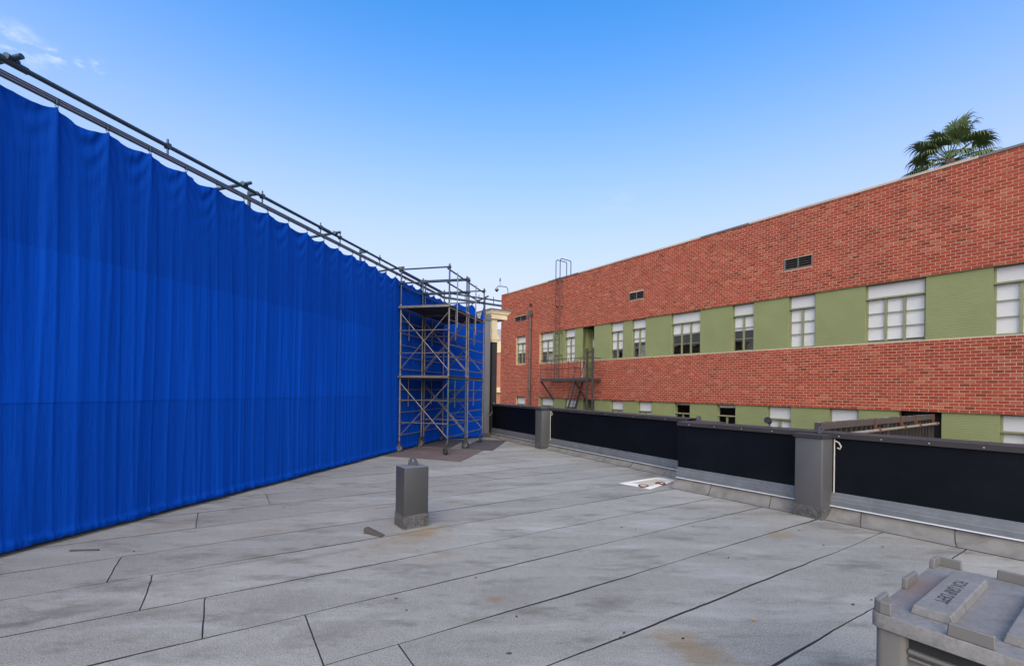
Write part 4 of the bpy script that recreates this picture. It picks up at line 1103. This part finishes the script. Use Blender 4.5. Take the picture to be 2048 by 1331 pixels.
for k in range(NF):
    el = R(82 - 112 * (k / (NF - 1)) ** .85 + rp_.uniform(-6, 6)); az = k * 2.39996 + rp_.uniform(-.2, .2)
    o = link('frond', frond_mesh(k, el, az, rp_.uniform(.92, 1.08)), M['leaf'], pm); o.location = (0, 0, PZ - GZ - .05 + .15 * math.sin(el))
for k in range(12):
    o = link('dead_frond', frond_mesh(100 + k, R(rp_.uniform(-75, -50)), k * .53, .75), M['leaf_dry'], pm); o.location = (0, 0, PZ - GZ - .5)

# ------------------------------------------------------------------ grey storage bin
def lid_mat():
    m, n, l, p = nodes_of('bin_lid')
    pos = n.new('ShaderNodeNewGeometry').outputs['Position']
    a = noisen(n, l, pos, 5, 8, .65); f = noisen(n, l, pos, 70, 4, .7); st = noisen(n, l, pos, 9, 8, .7, stretch=(1, 3.2, 1), rot=(0, 0, R(35)))
    c = rampn(n, l, a, [(.3, (.105,.10,.088)), (.7, (.19,.182,.162))])
    c = mixn(n, l, rampn(n, l, st, [(.50, (0,0,0)), (.66, (.75,)*3)]), c, (.085,.075,.068))
    c = mixn(n, l, .3, c, rampn(n, l, f, [(.3, (.08,.078,.075)), (.7, (.27,.265,.26))]))
    g = NB * 2.50 + B * .575
    sb = n.new('ShaderNodeMapping'); sb.vector_type = 'TEXTURE'; sb.inputs['Location'].default_value = (g.x, g.y, .8); sb.inputs['Rotation'].default_value = (0, 0, ROTW); sb.inputs['Scale'].default_value = (.09, .30, 1)
    l.new(pos, sb.inputs[0]); ln = n.new('ShaderNodeVectorMath'); ln.operation = 'LENGTH'; l.new(sb.outputs[0], ln.inputs[0])
    ad = n.new('ShaderNodeMath'); ad.operation = 'MULTIPLY_ADD'; ad.inputs[1].default_value = 1.4; ad.inputs[2].default_value = -.6; l.new(st, ad.inputs[0])
    su = n.new('ShaderNodeMath'); su.operation = 'ADD'; l.new(ln.outputs['Value'], su.inputs[0]); l.new(ad.outputs[0], su.inputs[1])
    mr = n.new('ShaderNodeMapRange'); mr.inputs[1].default_value = 1.1; mr.inputs[2].default_value = .3; mr.inputs[3].default_value = 0; mr.inputs[4].default_value = .55; l.new(su.outputs[0], mr.inputs[0])
    c = mixn(n, l, mr.outputs[0], c, (.15,.088,.068))
    l.new(c, p.inputs['Base Color']); p.inputs['Roughness'].default_value = .6; bumpn(n, l, p, f, .12, .003)
    return m
M['bin_lid'] = lid_mat()
bo = NB * 2.077 + B * .615
bn = empty('storage_bin', (bo.x, bo.y, 0), ROTW, 'grey plastic lidded storage bin with stencilled lettering in the roof corner', 'bin')
BX, BY, BH = .54, .84, .80
def rrect(x0, x1, y0, y1, r_, n=5):
    out_ = []
    for cx, cy, a0 in ((x1 - r_, y1 - r_, 0), (x0 + r_, y1 - r_, 90), (x0 + r_, y0 + r_, 180), (x1 - r_, y0 + r_, 270)):
        out_ += [(cx + r_ * math.cos(R(a0 + 90 * k / n)), cy + r_ * math.sin(R(a0 + 90 * k / n))) for k in range(n + 1)]
    return out_
def loft(levels, n=5):
    rings = [rrect(a, b_, c, d_, r_, n) for a, b_, c, d_, r_, z in levels]; N = len(rings[0])
    vs = [(x, y, l_[5]) for rg, l_ in zip(rings, levels) for x, y in rg]
    fs = [(i*N + k, i*N + (k+1) % N, (i+1)*N + (k+1) % N, (i+1)*N + k) for i in range(len(levels) - 1) for k in range(N)]
    fs += [tuple(range(N))[::-1], tuple((len(levels) - 1) * N + k for k in range(N))]
    return MB().add(vs, fs)
loft([(.045,BX-.045,.045,BY-.045,.02,.001), (.042,BX-.042,.042,BY-.042,.02,.735)]).build('body', M['bin'], bn, smooth=True)
for px_ in (0, 1):
    for py_ in (0, 1):
        a0, a1 = ((.012, .105) if px_ == 0 else (BX - .105, BX - .012)); b0, b1 = ((.012, .105) if py_ == 0 else (BY - .105, BY - .012))
        loft([(a0 + .004, a1 - .004, b0 + .004, b1 - .004, .022, .001), (a0, a1, b0, b1, .022, .738)], 4).build('corner_post', M['bin'], bn, smooth=True)
# flange on each side, black strips painting in the shade under the rim
MB().box(.106, BX - .106, .018, .0415, .680, .692).box(.106, BX - .106, .024, .0415, .655, .664).build('rim_rib', M['bin'], bn, bevel=.002)
MB().box(.106, BX - .106, BY - .0415, BY - .018, .680, .692).build('rim_rib', M['bin'], bn, bevel=.002)
MB().box(.018, .0415, .106, BY - .106, .680, .692).box(.024, .0415, .106, BY - .106, .655, .664).build('rim_rib', M['bin'], bn, bevel=.002)
MB().box(BX - .0415, BX - .018, .106, BY - .106, .680, .692).build('rim_rib', M['bin'], bn, bevel=.002)
MB().box(.107, BX - .107, .036, .0412, .6925, .7375).box(.036, .0412, .107, BY - .107, .6925, .7375).build('rim_shade', M['rubber'], bn)
loft([(.004,BX-.004,.004,BY-.004,.03,.7385), (.0,BX,.0,BY,.032,.742), (.0,BX,.0,BY,.032,.788), (.003,BX-.003,.003,BY-.003,.03,.7935), (.016,BX-.016,.016,BY-.016,.02,.795)]).build('lid', M['bin_lid'], bn, smooth=True)
for (a, b_) in ((.09, .21), (.325, .45)):
    mb = MB(); x0, x1, y0, y1, zb, zt_ = a, b_, .10, .68, .7945, .826
    e = .008
    mb.add([(x0,y0,zb),(x1,y0,zb),(x1,y1,zb),(x0,y1,zb),(x0+e,y0+e,zt_),(x1-e,y0+e,zt_),(x1-e,y1-e,zt_),(x0+e,y1-e,zt_)], [(0,3,2,1),(4,5,6,7),(0,1,5,4),(1,2,6,5),(2,3,7,6),(3,0,4,7)])
    mb.build('raised_plate', M['bin_lid'], bn, bevel=.003)
def stop(poly, name='stacking_stop'):
    mb = MB(); c = (sum(p[0] for p in poly) / len(poly), sum(p[1] for p in poly) / len(poly)); n = len(poly)
    mb.add([(x, y, .7942) for x, y in poly] + [(x + (c[0] - x) * .05, y + (c[1] - y) * .05, .838) for x, y in poly], [tuple(range(n))[::-1], tuple(range(n, 2*n))] + [(k, (k+1) % n, n + (k+1) % n, n + k) for k in range(n)])
    mb.build(name, M['bin'], bn, bevel=.003)
t_ = .018
stop([(.004,.03),(.004,.13),(.004+t_,.13),(.004+t_,.004+t_),(.062,.004+t_),(.062,.004),(.03,.004),(.012,.012)])
stop([(.004,BY-.03),(.012,BY-.012),(.03,BY-.004),(.10,BY-.004),(.10,BY-.004-t_),(.004+t_,BY-.004-t_),(.004+t_,BY-.10),(.004,BY-.10)])
stop([(.004,.345),(.004,.495),(.004+t_,.495),(.004+t_,.345)])
for y in (.004, BY - .004 - t_): stop([(.21,y),(.21,y+t_),(.325,y+t_),(.325,y)])
for s_ in (0,):
    stop([(BX-.004,.13),(BX-.004,.03),(BX-.03,.004),(BX-.062,.004),(BX-.062,.004+t_),(BX-.004-t_,.004+t_),(BX-.004-t_,.13)])
    stop([(BX-.004,BY-.13),(BX-.004-t_,BY-.13),(BX-.004-t_,BY-.004-t_),(BX-.07,BY-.004-t_),(BX-.07,BY-.004),(BX-.03,BY-.004),(BX-.004,BY-.03)])
    stop([(BX-.004,.345),(BX-.004-t_,.345),(BX-.004-t_,.495),(BX-.004,.495)])
cu_ = bpy.data.curves.new('lettering', 'FONT'); cu_.body = 'FOX GRIP DEPT'; cu_.size = .058; cu_.align_x = 'CENTER'; cu_.align_y = 'CENTER'; cu_.extrude = .0003; cu_.space_character = 1.0
to = bpy.data.objects.new('lettering_tmp', cu_); col.objects.link(to); bpy.context.view_layer.update()
me = bpy.data.meshes.new_from_object(to.evaluated_get(bpy.context.evaluated_depsgraph_get())); bpy.data.objects.remove(to)
lt = link('lettering', me, M['print'], bn); lt.location = (.148, .385, .8265); lt.rotation_euler = (0, 0, R(-90)); lt.scale = (.82, .95, 1)
